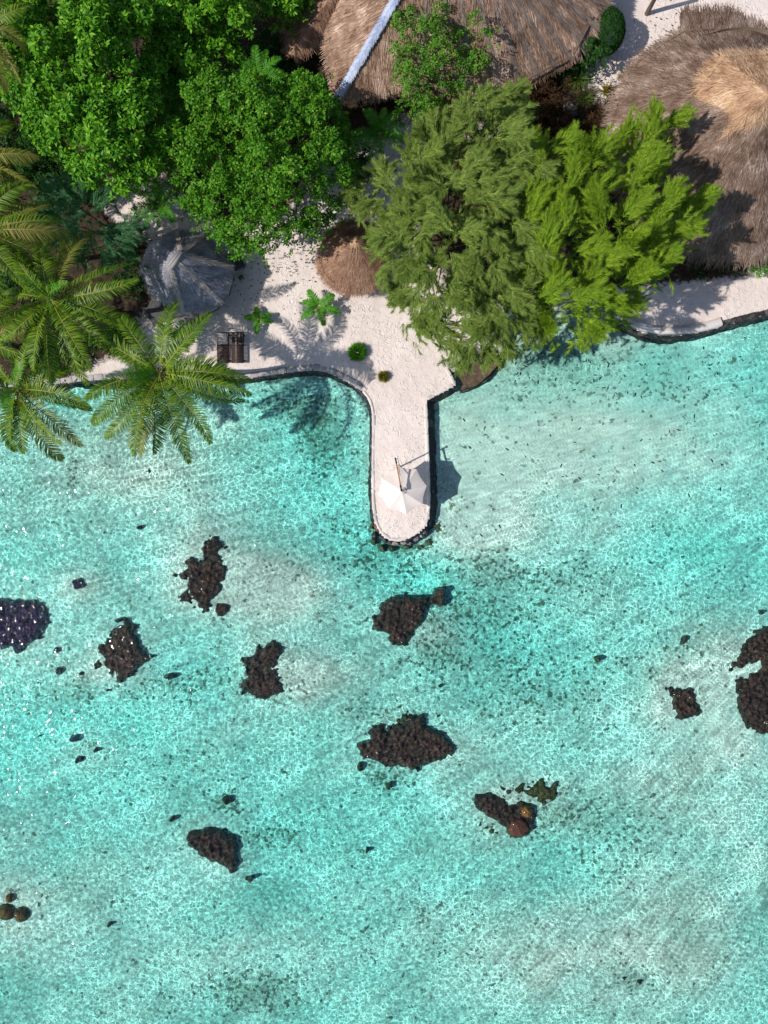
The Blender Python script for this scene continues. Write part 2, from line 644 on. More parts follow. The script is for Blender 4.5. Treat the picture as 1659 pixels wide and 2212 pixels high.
def stone_mat(name, stops, mortar, scale=2.0, gap=0.07):
    t = NT(name)
    co = t.pos()
    e = t.vor(co, scale, 'DISTANCE_TO_EDGE', '3D')
    cell = t.n('TexVoronoi')
    t.set(cell.inputs['Vector'], co)
    cell.inputs['Scale'].default_value = scale
    cr = t.n('SeparateColor', Color=cell.outputs['Color']).outputs[0]
    n = t.noise(co, 6, 5, 0.7)
    f = t.math('ADD', t.math('MULTIPLY', cr, 0.5), t.math('MULTIPLY', n, 0.5))
    c = t.ramp(f, stops)
    j = t.mapr(e, gap * 0.4, gap, 1, 0) if gap else 0.0
    c = t.mix(j, c, mortar)
    h = t.math('SUBTRACT', t.math('MULTIPLY', n, 0.5), j) if gap else n
    return t.surf(t.pbsdf(c, 0.85, 0.25, t.bump(h, 0.6, 0.04)))


M['wall_dark'] = stone_mat('wall_dark', [(.2, (.022, .020, .022)), (.5, (.06, .056, .058)), (.8, (.13, .12, .12))], (.03, .028, .028), 1.9)
M['cap_stone'] = stone_mat('cap_stone', [(.2, (.26, .25, .26)), (.5, (.40, .385, .385)), (.8, (.58, .55, .54))], (.50, .48, .46), 1.2, 0.0)
M['cap_dark'] = stone_mat('cap_dark', [(.2, (.09, .09, .10)), (.5, (.16, .155, .165)), (.8, (.26, .25, .26))], (.16, .155, .16), 1.0, 0.0)
M['cap_white'] = stone_mat('cap_white', [(.2, (.46, .42, .40)), (.5, (.62, .57, .54)), (.8, (.72, .67, .64))], (.55, .52, .50), 1.0, 0.0)
M['rock'] = stone_mat('rock', [(.2, (.03, .03, .034)), (.5, (.09, .09, .10)), (.8, (.20, .20, .215))], (.10, .10, .105), 0.6, 0.0)
M['rock_pale'] = stone_mat('rock_pale', [(.2, (.20, .18, .165)), (.5, (.32, .29, .27)), (.8, (.48, .44, .41))], (.3, .28, .26), 0.7, 0.0)
M['rock_red'] = stone_mat('rock_red', [(.2, (.16, .05, .03)), (.5, (.28, .09, .055)), (.8, (.36, .15, .09))], (.2, .1, .07), 0.6, 0.0)
M['rock_green'] = stone_mat('rock_green', [(.2, (.045, .05, .03)), (.5, (.10, .105, .06)), (.8, (.20, .20, .12))], (.1, .1, .06), 0.6, 0.0)


def slab_mat():
    t = NT('slab_stone')
    co = t.pos()
    n = t.noise(co, 2.2, 6, 0.7)
    c = t.ramp(n, [(.3, (.055, .038, .024)), (.5, (.10, .073, .048)), (.7, (.17, .125, .085))])
    v = t.n('TexVoronoi')
    t.set(v.inputs['Vector'], co)
    v.inputs['Scale'].default_value = 7.5
    sel = t.math('MULTIPLY', t.math('GREATER_THAN', t.n('SeparateColor', Color=v.outputs['Color']).outputs[0], 0.72), t.math('LESS_THAN', v.outputs['Distance'], 0.24))
    c = t.mix(t.math('MULTIPLY', sel, 0.85), c, (.46, .38, .24))
    return t.surf(t.pbsdf(c, 0.85, 0.2, t.bump(t.noise(co, 8, 5, 0.7), 0.6, 0.03)))


M['slab'] = slab_mat()
M['cucumber'] = simple('cucumber', (.012, .012, .010), (.03, .027, .02), 8, 0.8, 0.1)
M['flower'] = simple('flower', (.60, .09, .03), (.80, .20, .07), 8, 0.6)

# ------------------------------------------------------------------ shoreline
SHORE_LEFT = [(-400, 852), (-150, 845), (0, 836), (120, 828), (215, 818), (350, 815), (450, 818), (530, 817), (600, 806), (670, 797), (710, 802), (760, 827), (783, 845)]
JETTY = [(783, 845), (796, 860), (803, 878), (806, 904), (805, 971), (804, 1030), (804.5, 1082), (809.5, 1124), (822, 1150), (837, 1163), (855, 1169), (879.5, 1164), (902, 1151), (919.5, 1134), (927, 1112), (928, 1060), (925, 971), (922, 890), (920, 865)]
JETTY_B = [(920, 865), (952, 848), (984, 831)]
JETTY_C = [(984, 831), (976, 812), (967, 795)]
CORNER = [(967, 795), (1000, 776), (1036, 760)]
SHORT = [(1036, 760), (1081, 764), (1092, 742), (1097, 712)]
BEACH = [(1097, 712), (1140, 690), (1200, 672), (1260, 672), (1318, 684)]
SHORE_RIGHT = [(1318, 684), (1350, 700), (1391, 717.5), (1443.7, 726), (1508, 717.5), (1560, 703)]
SHORE_FAR = [(1560, 703), (1624.5, 685), (1659, 676.6), (1760, 650), (2100, 590)]

land_px = SHORE_LEFT[:-1] + JETTY[:-1] + JETTY_B[:-1] + JETTY_C[:-1] + CORNER[:-1] + SHORT[:-1] + BEACH[:-1] + SHORE_RIGHT[:-1] + SHORE_FAR + [(2100, -500), (-400, -500)]
LAND = PP(land_px, GZ)[:, :2]
BEACH_W = PP(BEACH, GZ)[:, :2]


def seg_dist(pts, line):
    best = np.full(len(pts), 1e9)
    for a, b in zip(line[:-1], line[1:]):
        ab = b - a
        t = np.clip(((pts - a) @ ab) / (ab @ ab), 0, 1)
        best = np.minimum(best, np.hypot(*(pts - a - t[:, None] * ab).T))
    return best


def gauss(px, py, lst):
    out = np.zeros(len(px))
    for cx, cy, rx, ry, d in lst:
        out += d * np.exp(-((px - cx) / rx) ** 2 - ((py - cy) / ry) ** 2)
    return out


DEPTH = [(1260, 960, 300, 190, -.62), (1010, 1010, 110, 170, -.30), (590, 1275, 170, 75, -.62), (190, 985, 330, 120, -.62), (1040, 1150, 130, 70, -.38), (330, 1120, 200, 90, -.30),
         (690, 1040, 110, 120, .10), (790, 1200, 110, 90, .35), (920, 1270, 110, 60, .40), (1000, 1370, 160, 60, .12), (1560, 1230, 200, 110, .28), (1620, 1000, 130, 120, -.1),
         (1480, 1720, 260, 300, -.38), (1300, 2100, 420, 170, -.42), (80, 1990, 220, 220, -.35), (500, 2120, 300, 130, -.28), (700, 1450, 90, 100, -.3), (260, 1470, 120, 40, -.1),
         (180, 1600, 260, 160, .22), (600, 1820, 240, 90, .18), (880, 1700, 200, 90, .1), (1540, 1540, 120, 120, -.32), (620, 950, 120, 110, .18)]
RUBBLE = [(868, 1178, 62, 20, .95), (812, 1140, 16, 34, .8), (680, 900, 60, 60, .55), (600, 870, 60, 35, .45), (700, 960, 60, 60, .45), (1000, 1320, 170, 45, .48), (950, 1420, 70, 40, .55), (1150, 1480, 170, 90, .38), (800, 1220, 90, 40, .38), (1180, 1250, 260, 50, .30),
          (150, 1030, 18, 50, .55), (480, 1740, 40, 20, .55), (600, 1820, 90, 28, .5), (540, 2150, 120, 50, .62), (420, 1480, 170, 32, .42), (600, 1500, 60, 30, .3), (830, 1560, 70, 40, .45), (840, 1690, 60, 40, .5),
          (1240, 1760, 150, 55, .45), (1370, 2120, 60, 40, .45), (1330, 1860, 150, 60, .22), (250, 1960, 60, 60, .12), (130, 1500, 140, 40, .32), (360, 1680, 140, 60, .16), (1200, 760, 150, 50, .40), (1330, 830, 250, 60, .22), (740, 1130, 70, 70, .22),
          (1040, 1210, 60, 50, .3), (900, 2020, 200, 90, .14), (1450, 1400, 120, 60, .15)]


def grid_mesh(name, x0, x1, y0, y1, step, mat, keep=None, attrs=None, zf=None):
    xs = np.arange(x0, x1 + step * .5, step)
    ys = np.arange(y0, y1 + step * .5, step)
    X, Y = np.meshgrid(xs, ys)
    pts = np.stack([X.ravel(), Y.ravel()], 1)
    z = zf(pts)
    nx, ny = len(xs), len(ys)
    i = np.arange(nx * ny).reshape(ny, nx)
    F = np.stack([i[:-1, :-1].ravel(), i[:-1, 1:].ravel(), i[1:, 1:].ravel(), i[1:, :-1].ravel()], 1)
    used = np.arange(len(pts))
    if keep is not None:
        k = keep(pts)
        F = F[k[F].any(1)]
        used, inv = np.unique(F, return_inverse=True)
        F = inv.reshape(F.shape)
    V = np.concatenate([pts[used], z[used, None]], 1)
    mb = MB()
    mb.add(V, F)
    o = mb.build(name, mat, None, True)
    for an, fn in (attrs or {}).items():
        a = o.data.attributes.new(an, 'FLOAT', 'POINT')
        a.data.foreach_set('value', fn(V).astype(np.float32))
    return o


def to_px(V, z):
    k = (H - z) / H / S
    return V[:, 0] / k + 829.5, 1106.0 - V[:, 1] / k


def land_z(pts):
    d = sdist(pts, LAND)
    n = np.array([fnoise(a, b, 0, 0.35, 3) for a, b in pts])
    z = GZ + 0.05 * n + 0.02 * smooth(0, 3, d)
    db = seg_dist(pts, BEACH_W)
    fall = smooth(2.2, -0.6, np.where(d > 0, db, -db)) * smooth(6.0, 1.0, db)
    onb = (db < np.abs(d) + 0.6)
    return z - np.where(onb, fall, 0) * 1.0


BEACH_EXT = 1.4


def land_keep(pts):
    d = sdist(pts, LAND)
    db = seg_dist(pts, BEACH_W)
    return (d > 0.08) | ((d > -BEACH_EXT) & (db < np.abs(d) + 0.02))


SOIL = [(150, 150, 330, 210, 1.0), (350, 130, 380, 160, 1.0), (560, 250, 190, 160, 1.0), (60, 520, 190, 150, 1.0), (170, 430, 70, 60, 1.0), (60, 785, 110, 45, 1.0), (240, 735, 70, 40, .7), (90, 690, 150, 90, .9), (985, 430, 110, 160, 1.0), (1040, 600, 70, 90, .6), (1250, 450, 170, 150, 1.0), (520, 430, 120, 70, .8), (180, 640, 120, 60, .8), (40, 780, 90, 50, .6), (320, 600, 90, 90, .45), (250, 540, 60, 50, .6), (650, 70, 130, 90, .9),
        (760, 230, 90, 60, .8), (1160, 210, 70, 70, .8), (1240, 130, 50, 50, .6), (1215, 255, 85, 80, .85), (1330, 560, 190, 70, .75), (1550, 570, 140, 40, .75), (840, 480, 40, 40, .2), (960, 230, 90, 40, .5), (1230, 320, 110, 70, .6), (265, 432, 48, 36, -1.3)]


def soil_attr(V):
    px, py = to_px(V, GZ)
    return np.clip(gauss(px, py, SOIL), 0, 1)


tag(grid_mesh('sand_ground', -40, 40, -2.4, 48, 0.16, M['sand'], land_keep, {'soil': soil_attr}, land_z), kind='structure')


def bed_z(pts):
    px, py = pts[:, 0] * S + 829.5, 1106.0 - pts[:, 1] * S
    d = np.clip(1.20 + 1.2 * gauss(px, py, DEPTH) + gauss(px, py, CORAL_MOUND), 0.52, 2.2)
    n = np.array([fnoise(a, b, 3, 0.3, 4) for a, b in pts])
    n2 = np.array([fnoise(a * .6 + b * .25, b * 1.3 - a * .3, 7, 0.13, 3) for a, b in pts])
    d = np.maximum(d + 0.12 * n + .30 * n2, .5) * .62
    sd = sdist(pts, LAND)
    d = d * (0.80 + 0.20 * smooth(0, -1.2, sd)) - 0.0
    db = seg_dist(pts, BEACH_W)
    d = d - smooth(4.5, 0.0, db) * np.clip(d - 0.22, 0, 9)
    return -d


def rub_attr(V):
    px, py = V[:, 0] * S + 829.5, 1106.0 - V[:, 1] * S
    return np.clip(gauss(px, py, RUBBLE), 0, 1)


CORAL_MOUND = [(430, 1240, 90, 110, -.5), (260, 1415, 90, 90, -.5), (565, 1450, 75, 85, -.5), (40, 1355, 95, 85, -.5), (862, 1345, 85, 75, -.5), (875, 1615, 130, 85, -.5), (1093, 1765, 95, 75, -.5), (1630, 1450, 110, 150, -.5), (1478, 1518, 65, 65, -.5), (455, 1842, 85, 75, -.5), (170, 1440, 110, 60, -.4), (175, 1620, 70, 55, -.45), (166, 1262, 50, 40, -.45), (640, 1470, 60, 60, -.4), (960, 1360, 70, 60, -.4), (1010, 1640, 80, 60, -.3), (560, 1240, 120, 60, -.3), (25, 1970, 70, 60, -.4)]


def silt_attr(V):
    px, py = V[:, 0] * S + 829.5, 1106.0 - V[:, 1] * S
    return np.clip(gauss(px, py, [(1330, 860, 320, 150, .28), (1040, 990, 110, 160, .15), (250, 960, 380, 110, .3), (1200, 760, 200, 70, .6), (1450, 1950, 350, 260, .15)]), 0, 1)


tag(grid_mesh('seabed', -36, 36, -44, 18, 0.2, M['bed'], lambda p: sdist(p, LAND) < 1.5, {'rubble': rub_attr, 'silt': silt_attr}, bed_z), kind='structure')
o = grid_mesh('outer_seabed', -180, 180, -180, 180, 4.0, M['bed'], lambda p: (np.abs(p[:, 0]) > 35) | (p[:, 1] < -43) | (p[:, 1] > 17), None, lambda p: np.full(len(p), -1.2))
tag(o, kind='structure')


# the water: one closed body, its top rippled
def water():
    xs = np.linspace(-34, 34, 69)
    ys = np.linspace(-44, 18, 63)
    xs = np.concatenate([[-180], xs, [180]])
    ys = np.concatenate([[-180], ys, [180]])
    X, Y = np.meshgrid(xs, ys)
    V = np.stack([X.ravel(), Y.ravel(), np.zeros(X.size)], 1)
    nx, ny = len(xs), len(ys)
    i = np.arange(nx * ny).reshape(ny, nx)
    F = np.stack([i[:-1, :-1].ravel(), i[:-1, 1:].ravel(), i[1:, 1:].ravel(), i[1:, :-1].ravel()], 1)
    b = [(-180, -180), (180, -180), (180, 180), (-180, 180)]
    mb = MB()
    mb.add(V, F)
    per = list(i[0, :]) + list(i[1:, -1]) + list(i[-1, -2::-1]) + list(i[-2:0:-1, 0])
    n0 = mb.n
    bot = V[per].copy()
    bot[:, 2] = -6
    mb.v.append(bot)
    mb.n += len(per)
    m = len(per)
    mb.f.append((np.array([(per[(q + 1) % m], per[q], n0 + q, n0 + (q + 1) % m) for q in range(m)]), 0))
    mb.f.append((np.array([list(range(n0, n0 + m))[::-1]]), 0))
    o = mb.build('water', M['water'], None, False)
    a = o.data.attributes.new('caustic_amt', 'FLOAT', 'POINT')
    VV = np.concatenate(mb.v)
    px, py = VV[:, 0] * S + 829.5, 1106.0 - VV[:, 1] * S
    caustic_fade = gauss(px, py, [(1330, 880, 330, 220, .62), (1020, 1000, 120, 170, .45), (600, 900, 130, 70, .25), (1560, 1560, 110, 90, .25), (580, 1280, 150, 70, .15)])  # areas where the painted caustic pattern is weaker
    a.data.foreach_set('value', np.clip(1.0 - caustic_fade, .3, 1).astype(np.float32))
    return tag(o, kind='structure')


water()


# ------------------------------------------------------------------ seawalls
def seawall(root, pts_px, cap_w=0.34, batter=0.30, bottom=-1.5, cap='cap_stone', ztop=GZ + 0.0, block=0.75, cap_pitch=0.0, seed=0, side=-1, face='wall_dark', wide=0.0, rise=.075):
    """path runs with the land on its left hand"""
    rg = random.Random(seed)
    path = resample(chaikin(PP(pts_px, ztop)[:, :2], 2), 0.16)
    n = len(path)
    tan = unit(np.gradient(path, axis=0))
    outw = np.stack([-tan[:, 1], tan[:, 0]], 1) * side
    # stones of the face
    rows = [(0.0, ztop - 0.02), (batter * .3, ztop - .22), (batter * .55, ztop - .45), (batter * .85, ztop - .75), (batter * 1.1, ztop - 1.1), (batter * 1.5, bottom)]
    V = []
    for off, z in rows:
        for i in range(n):
            j = 0.10 * noise.noise(Vector((path[i, 0] * 2.2, path[i, 1] * 2.2, z * 2.2 + seed))) + 0.04 * noise.noise(Vector((path[i, 0] * 6, path[i, 1] * 6, z * 6)))
            q = path[i] + outw[i] * (off * (1 + wide * max(0, outw[i][0])) + j * (0.4 if off == 0 else 1))
            V.append((q[0], q[1], z))
    F = []
    for r in range(len(rows) - 1):
        for i in range(n - 1):
            F.append((r * n + i, r * n + i + 1, (r + 1) * n + i + 1, (r + 1) * n + i))
    mb = MB()
    mb.add(V, np.array(F))
    mb.build('face', M[face], root, True)
    # cap of separate stones with open joints
    mb = MB()
    i = 0
    while i < n - 2:
        k = max(2, int(block / 0.16 * (0.65 + 0.8 * rg.random())))
        j = min(n - 1, i + k)
        lift = rg.uniform(-.025, .015) * min(1, rise / .05)
        w = cap_w * rg.uniform(.85, 1.12)
        seg = list(range(i, j + 1))
        top, cross = [], []
        for q, m in enumerate(seg):
            sh = 0.02 if q in (0, len(seg) - 1) else 0.0
            p = path[m].copy()
            if q == 0:
                p = p + tan[m] * 0.025
            if q == len(seg) - 1:
                p = p - tan[m] * 0.025
            jit = 0.05 * noise.noise(Vector((p[0] * 4, p[1] * 4, seed)))
            oo = outw[m]
            z = ztop + rise + lift - sh
            cross.append([(p + oo * (0.05 + jit), ztop - 0.10), (p + oo * (0.06 + jit), z - 0.03 - cap_pitch), (p + oo * (0.02 + jit), z - cap_pitch * .8), (p - oo * (w - 0.05), z), (p - oo * (w + jit), z - 0.04), (p - oo * w, ztop - 0.2)])
        V = [(c[0][0], c[0][1], c[1]) for cs in cross for c in cs]
        K = 6
        F = []
        for q in range(len(seg) - 1):
            for r in range(K - 1):
                F.append((q * K + r, q * K + r + 1, (q + 1) * K + r + 1, (q + 1) * K + r))
        mb.add(V, np.array(F))
        mb.add(V[:K], [tuple(range(K))])
        mb.add(V[-K:], [tuple(range(K))[::-1]])
        i = j
    mb.build('cap', M[cap], root, False)
    return root


def wall_thing(label, pts, **kw):
    p = P(*pts[len(pts) // 2], 0)
    r = thing('stone_seawall', label, 'seawall', (p[0], p[1], -1.5), 'stone seawalls along the shore')
    return seawall(r, pts, **kw)


wall_thing('grey stone seawall curving round the bay left of the jetty', SHORE_LEFT, seed=1, cap_w=.36, batter=.22)
wall_thing('long low stone seawall rimming the finger jetty with a rounded tip', JETTY, seed=2, cap='cap_white', cap_w=.17, batter=.24, block=1.3, wide=1.6, rise=.035)
wall_thing('short slanting dark stone seawall between jetty and brown landing slab', JETTY_B, seed=3, cap='cap_white', cap_w=.22, batter=.42, block=.9, rise=.04)
wall_thing('short stone edge beside the notch of the brown landing slab', JETTY_C, seed=4, cap='cap_white', cap_w=.20, batter=.06, block=.9, rise=.04)
wall_thing('stone seawall hidden under the big ironwood tree, above the landing slab', CORNER + SHORT[1:], seed=5, cap='cap_stone', batter=.2)
wall_thing('curved seawall of dark blocks with pale top on the right shore', SHORE_RIGHT, seed=6, cap='cap_dark', cap_w=.34, batter=.34, ztop=GZ + .04, block=1.5, cap_pitch=.10)
wall_thing('darker straight seawall running out of the frame on the right shore', SHORE_FAR, seed=7, cap='wall_dark', cap_w=.30, batter=.30, ztop=GZ + .10, block=1.7, cap_pitch=.08)


def ridge_of_sand(label, pts_px, off, w, h, seed):
    pass


# pale concrete kerb inside the dark blocks of the right wall
def kerb():
    path = resample(chaikin(PP([(1326, 676), (1352, 692), (1392, 709), (1444, 717.5), (1506, 709), (1545, 698), (1556, 694)], GZ)[:, :2], 2), .2)
    tan = unit(np.gradient(path, axis=0))
    ow = np.stack([-tan[:, 1], tan[:, 0]], 1)
    V, F = [], []
    n = len(path)
    for i in range(n):
        j = .05 * noise.noise(Vector((path[i, 0] * 1.5, path[i, 1] * 1.5, 0)))
        wd = .26 + .1 * smooth(n * .6, n * .9, i)
        for o_, z in ((-.14, GZ - .2), (-.13, GZ + .20), (wd + j, GZ + .21 + j), (wd + .10 + j, GZ + .05), (wd + .12 + j, GZ - .2)):
            q = path[i] + ow[i] * (-o_ + .12)
            V.append((q[0], q[1], z))
    for i in range(n - 1):
        for r in range(4):
            F.append((i * 5 + r, i * 5 + r + 1, (i + 1) * 5 + r + 1, (i + 1) * 5 + r))
    mb = MB()
    mb.add(V, np.array(F))
    mb.add(V[:5], [(0, 1, 2, 3, 4)])
    mb.add(V[-5:], [(4, 3, 2, 1, 0)])
    single(mb, 'concrete_kerb', M['cap_white'], 'pale worn concrete kerb behind the dark block wall on the right shore', 'kerb', smooth=False)


kerb()


# ------------------------------------------------------------------ rocks
def blob(mb, c, r, seed=0, rough=0.22, k=2.2, flat=1.0, sub=20, mi=0, rot=0.0):
    """irregular boulder: a lat-long sphere pushed in and out"""
    nu, nv = sub, max(6, sub // 2)
    V, F = [], []
    cr, sr = math.cos(rot), math.sin(rot)
    for j in range(nv + 1):
        th = math.pi * j / nv
        for i in range(nu):
            ph = 2 * math.pi * i / nu
            d = np.array([math.sin(th) * math.cos(ph), math.sin(th) * math.sin(ph), math.cos(th)])
            q = 1 + rough * noise.noise(Vector(d * k) + Vector((seed * 7.3, seed * 1.7, 0))) + rough * .4 * noise.noise(Vector(d * k * 2.7) + Vector((seed, 3, 9)))
            x, y, z = d[0] * r[0] * q, d[1] * r[1] * q, d[2] * r[2] * q
            if z < -r[2] * .6 * flat:
                z = -r[2] * .6 * flat
            V.append((c[0] + x * cr - y * sr, c[1] + x * sr + y * cr, c[2] + z))
    for j in range(nv):
        for i in range(nu):
            i2 = (i + 1) % nu
            F.append((j * nu + i, (j + 1) * nu + i, (j + 1) * nu + i2, j * nu + i2))
    mb.add(V, np.array(F), mi)


def rock(px, py, rx, ry, top, h, mat, label, seed, rot=0.0, group='boulders round the jetty tip'):
    p = P(px, py, top)
    mb = MB()
    blob(mb, (p[0], p[1], top - h), (rx / S, ry / S, h), seed, 0.26, 2.0, 2.0, 22, 0, rot)
    single(mb, 'boulder', M[mat], label, 'rock', group)


def tp(x, y):   # tile of the jetty tip
    return 794.9 + x * .11806, 1054.1 + y * .11806


for (x, y, rx, ry, top, h, m, lab, rot) in [
    (80, 690, 6, 8, -.10, .6, 'rock_green', 'greenish underwater boulder at the left shoulder of the jetty tip', 0),
    (165, 730, 6, 10, .22, .7, 'rock_red', 'rust red boulder wedged against the left side of the jetty tip', .5),
    (130, 860, 8, 7, -.02, .6, 'rock', 'dark wet boulder below the rust red one', .2),
    (295, 940, 11, 6, .28, .7, 'rock', 'dark grey wedge-shaped boulder at the lower left of the jetty tip', -.6),
    (410, 990, 7, 5, .12, .6, 'rock', 'small dark boulder left of the flat brown-grey one at the jetty tip', -.3),
    (505, 1015, 10, 6, .26, .7, 'rock_pale', 'flat brown-grey boulder at the very bottom of the jetty tip', 0),
    (660, 1000, 10, 5, .24, .7, 'rock_pale', 'flat pale boulder just right of the bottom of the jetty tip', .2),
    (780, 1015, 8, 5, .14, .6, 'rock', 'narrow dark boulder between two paler ones at the jetty tip', .4),
    (900, 930, 9, 6, .28, .7, 'rock', 'pointed dark boulder at the lower right of the jetty tip', .7),
    (985, 880, 6, 5, .34, .7, 'rock_pale', 'small pale grey boulder below the large oval one', .5),
    (1065, 800, 10, 8, .34, .8, 'rock', 'large smooth oval grey boulder at the right of the jetty tip', .9),
    (1115, 650, 7, 8, .30, .8, 'rock', 'dark shaded boulder at the right shoulder of the jetty tip', .2),
    (1270, 720, 15, 17, -.16, .7, 'rock_green', 'big round submerged boulder right of the jetty tip', .4),
    (1110, 1000, 13, 11, -.14, .7, 'rock_green', 'wide submerged boulder lower right of the jetty tip', .3),
    (960, 1085, 9, 7, -.2, .6, 'rock_green', 'small round submerged boulder below the wide one', .1),
    (700, 1085, 14, 6, -.2, .6, 'rock_green', 'long submerged ledge stone under the bottom of the jetty', .0),
    (440, 1110, 12, 7, -.16, .6, 'rock_green', 'olive submerged boulder below the jetty tip, left of centre', -.1),
    (270, 1110, 11, 9, -.15, .6, 'rock_green', 'mossy submerged boulder at the lower left of the jetty tip', -.4),
    (110, 980, 8, 9, -.15, .6, 'rock_green', 'mossy submerged boulder left of the dark wedge-shaped one', -.4),
]:
    px, py = tp(x, y)
    if m == 'rock_green':
        rx, ry, top = rx * .9, ry * .9, top - .08
    rock(px, py, rx, ry, top, h, m, lab, int(x), rot)

for (px, py, rx, ry, top, m, lab) in [
    (1235, 232, 15, 20, 1.0, 'rock_pale', 'large pale rounded garden rock behind the dead brown bush'),
    (1215, 258, 13, 10, .9, 'rock_pale', 'flatter pale garden rock in front of the largest one'),
    (1110, 265, 11, 9, .85, 'rock_pale', 'small pale garden rock left of the dead brown bush'),
    (985, 212, 10, 8, .9, 'rock_pale', 'pale garden rock beneath the leafy tree by the long thatched house'),
]:
    rock(px, py, rx, ry, top, top - .4, m, lab, int(px), .4, 'pale rocks in the garden bed')


# ------------------------------------------------------------------ landing slab
def landing():
    def q(x, y):  # tile (1640,1250)-(1940,1480)
        return 944.6 + x * .10416, 720 + y * .10416
    root = thing('stone_landing', 'brown pebbled stone landing slab at the water beside the big ironwood tree', 'landing', P(1035, 800, -1.2))

    def prism(name, poly, z0, z1, mat, flare=0.0, jag=0.0, seed=0, parent=root):
        pts = resample(np.vstack([PP(poly, z1)[:, :2], PP(poly[:1], z1)[:, :2]]), .12)[:-1]
        c = pts.mean(0)
        n = len(pts)
        out = []
        for p in pts:
            d = unit(p - c)
            out.append(p + d * (jag * noise.noise(Vector((p[0] * 3, p[1] * 3, seed)))))
        out = np.array(out)
        mb = MB()
        mid = np.c_[out + unit(out - c) * .02, np.full(n, z1 - .06)]
        low = np.c_[out + unit(out - c) * flare, np.full(n, z0)]
        mb.add(np.vstack([np.c_[out, np.full(n, z1)], mid, low]), np.array([(r * n + i, r * n + (i + 1) % n, (r + 1) * n + (i + 1) % n, (r + 1) * n + i) for r in range(2) for i in range(n)]))
        mb.add(np.c_[out, np.full(n, z1)], [tuple(range(n))])
        return mb.build(name, M[mat], parent)

    prism('slab', [q(400, 830), q(560, 740), q(720, 640), q(830, 570), q(900, 440), q(1090, 380), q(1270, 410), q(1310, 470), q(1310, 560), q(1260, 650), q(1180, 740), q(1080, 850), q(960, 960), q(850, 1060), q(720, 1110), q(610, 1130), q(540, 1170), q(490, 1130), q(540, 1050), q(470, 930)], -.7, .16, 'slab', -.10, .05, 3)
    prism('step', [q(215, 680), q(300, 610), q(430, 560), q(600, 480), q(700, 360), q(800, 330), q(860, 420), q(790, 520), q(720, 610), q(560, 690), q(440, 760), q(330, 800), q(270, 760)], -.7, .40, 'rock_pale', .05, .06, 5)
    prism('footing', [q(480, 1150), q(560, 1010), q(900, 1000), q(1200, 690), q(1330, 430), q(1365, 470), q(1350, 600), q(1300, 720), q(1180, 800), q(1060, 960), q(900, 1060), q(740, 1140), q(560, 1215), q(490, 1210)], -.9, -.06, 'wall_dark', .1, .10, 8)


landing()

# ------------------------------------------------------------------ corals


def coral(outline, name, label, mat='coral_brown', top=.02, step=.075, edge=.42, knob=.2, ragged=.28, seed=0, group='dark coral heads in the lagoon', parts=(), grow=.07):
    poly = PP(outline, top)[:, :2]
    lo, hi = poly.min(0) - .3, poly.max(0) + .3
    xs = np.arange(lo[0], hi[0], step)
    ys = np.arange(lo[1], hi[1], step)
    X, Y = np.meshgrid(xs, ys)
    pts = np.stack([X.ravel(), Y.ravel()], 1)
    d = sdist(pts, poly)
    rag = np.array([noise.noise(Vector((a * 1.9, b * 1.9, seed))) + .6 * noise.noise(Vector((a * 4.6, b * 4.6, seed + 5))) for a, b in pts])
    cl = np.array([noise.voronoi(Vector((a * 2.3, b * 2.3, seed + 4)))[0][0] for a, b in pts])
    d = d + ragged * rag + ragged * 1.7 * (.52 - cl) + grow
    kn = np.array([noise.voronoi(Vector((a * 3.3, b * 3.3, seed)))[0][0] for a, b in pts])
    fine = np.array([noise.noise(Vector((a * 7, b * 7, seed + 3))) for a, b in pts])
    big = np.array([noise.noise(Vector((a * .8, b * .8, seed + 8))) for a, b in pts])
    dome = np.sqrt(np.clip(1 - (1 - np.clip(d / edge, 0, 1)) ** 2, 0, 1))
    kn2 = np.array([noise.voronoi(Vector((a * 6.5, b * 6.5, seed + 2)))[0][0] for a, b in pts])
    z = -1.0 + (1.0 + top) * dome + (.16 - knob * 1.9 * kn - knob * .9 * kn2 + .05 * fine + .09 * big) * smooth(0, .3, d)
    z[d <= 0] = -1.4
    nx, ny = len(xs), len(ys)
    i = np.arange(nx * ny).reshape(ny, nx)
    F = np.stack([i[:-1, :-1].ravel(), i[:-1, 1:].ravel(), i[1:, 1:].ravel(), i[1:, :-1].ravel()], 1)
    F = F[(d[F] > -.05).any(1)]
    used, inv = np.unique(F, return_inverse=True)
    mb = MB()
    mb.add(np.c_[pts[used], z[used]], inv.reshape(F.shape))
    o = single(mb, name, M[mat], label, 'coral', group)
    ORIGIN[o.name] = np.array(o.location)
    for k, (px, py, r, hgt, m) in enumerate(parts):
        p = P(px, py, hgt)
        pb = MB()
        blob(pb, (p[0], p[1], hgt - .55), (r / S, r / S * .92, .6), seed + k, .20, 3.2, 2, 24)
        pb.build('lobe', M[m], o, True)
    return o


def half(lst, y0=1094.4):
    return [(x * .5, y0 + y * .5) for x, y in lst]


def rt(lst):
    return [(691.2 + x * .5833, 1152 + y * .5833) for x, y in lst]


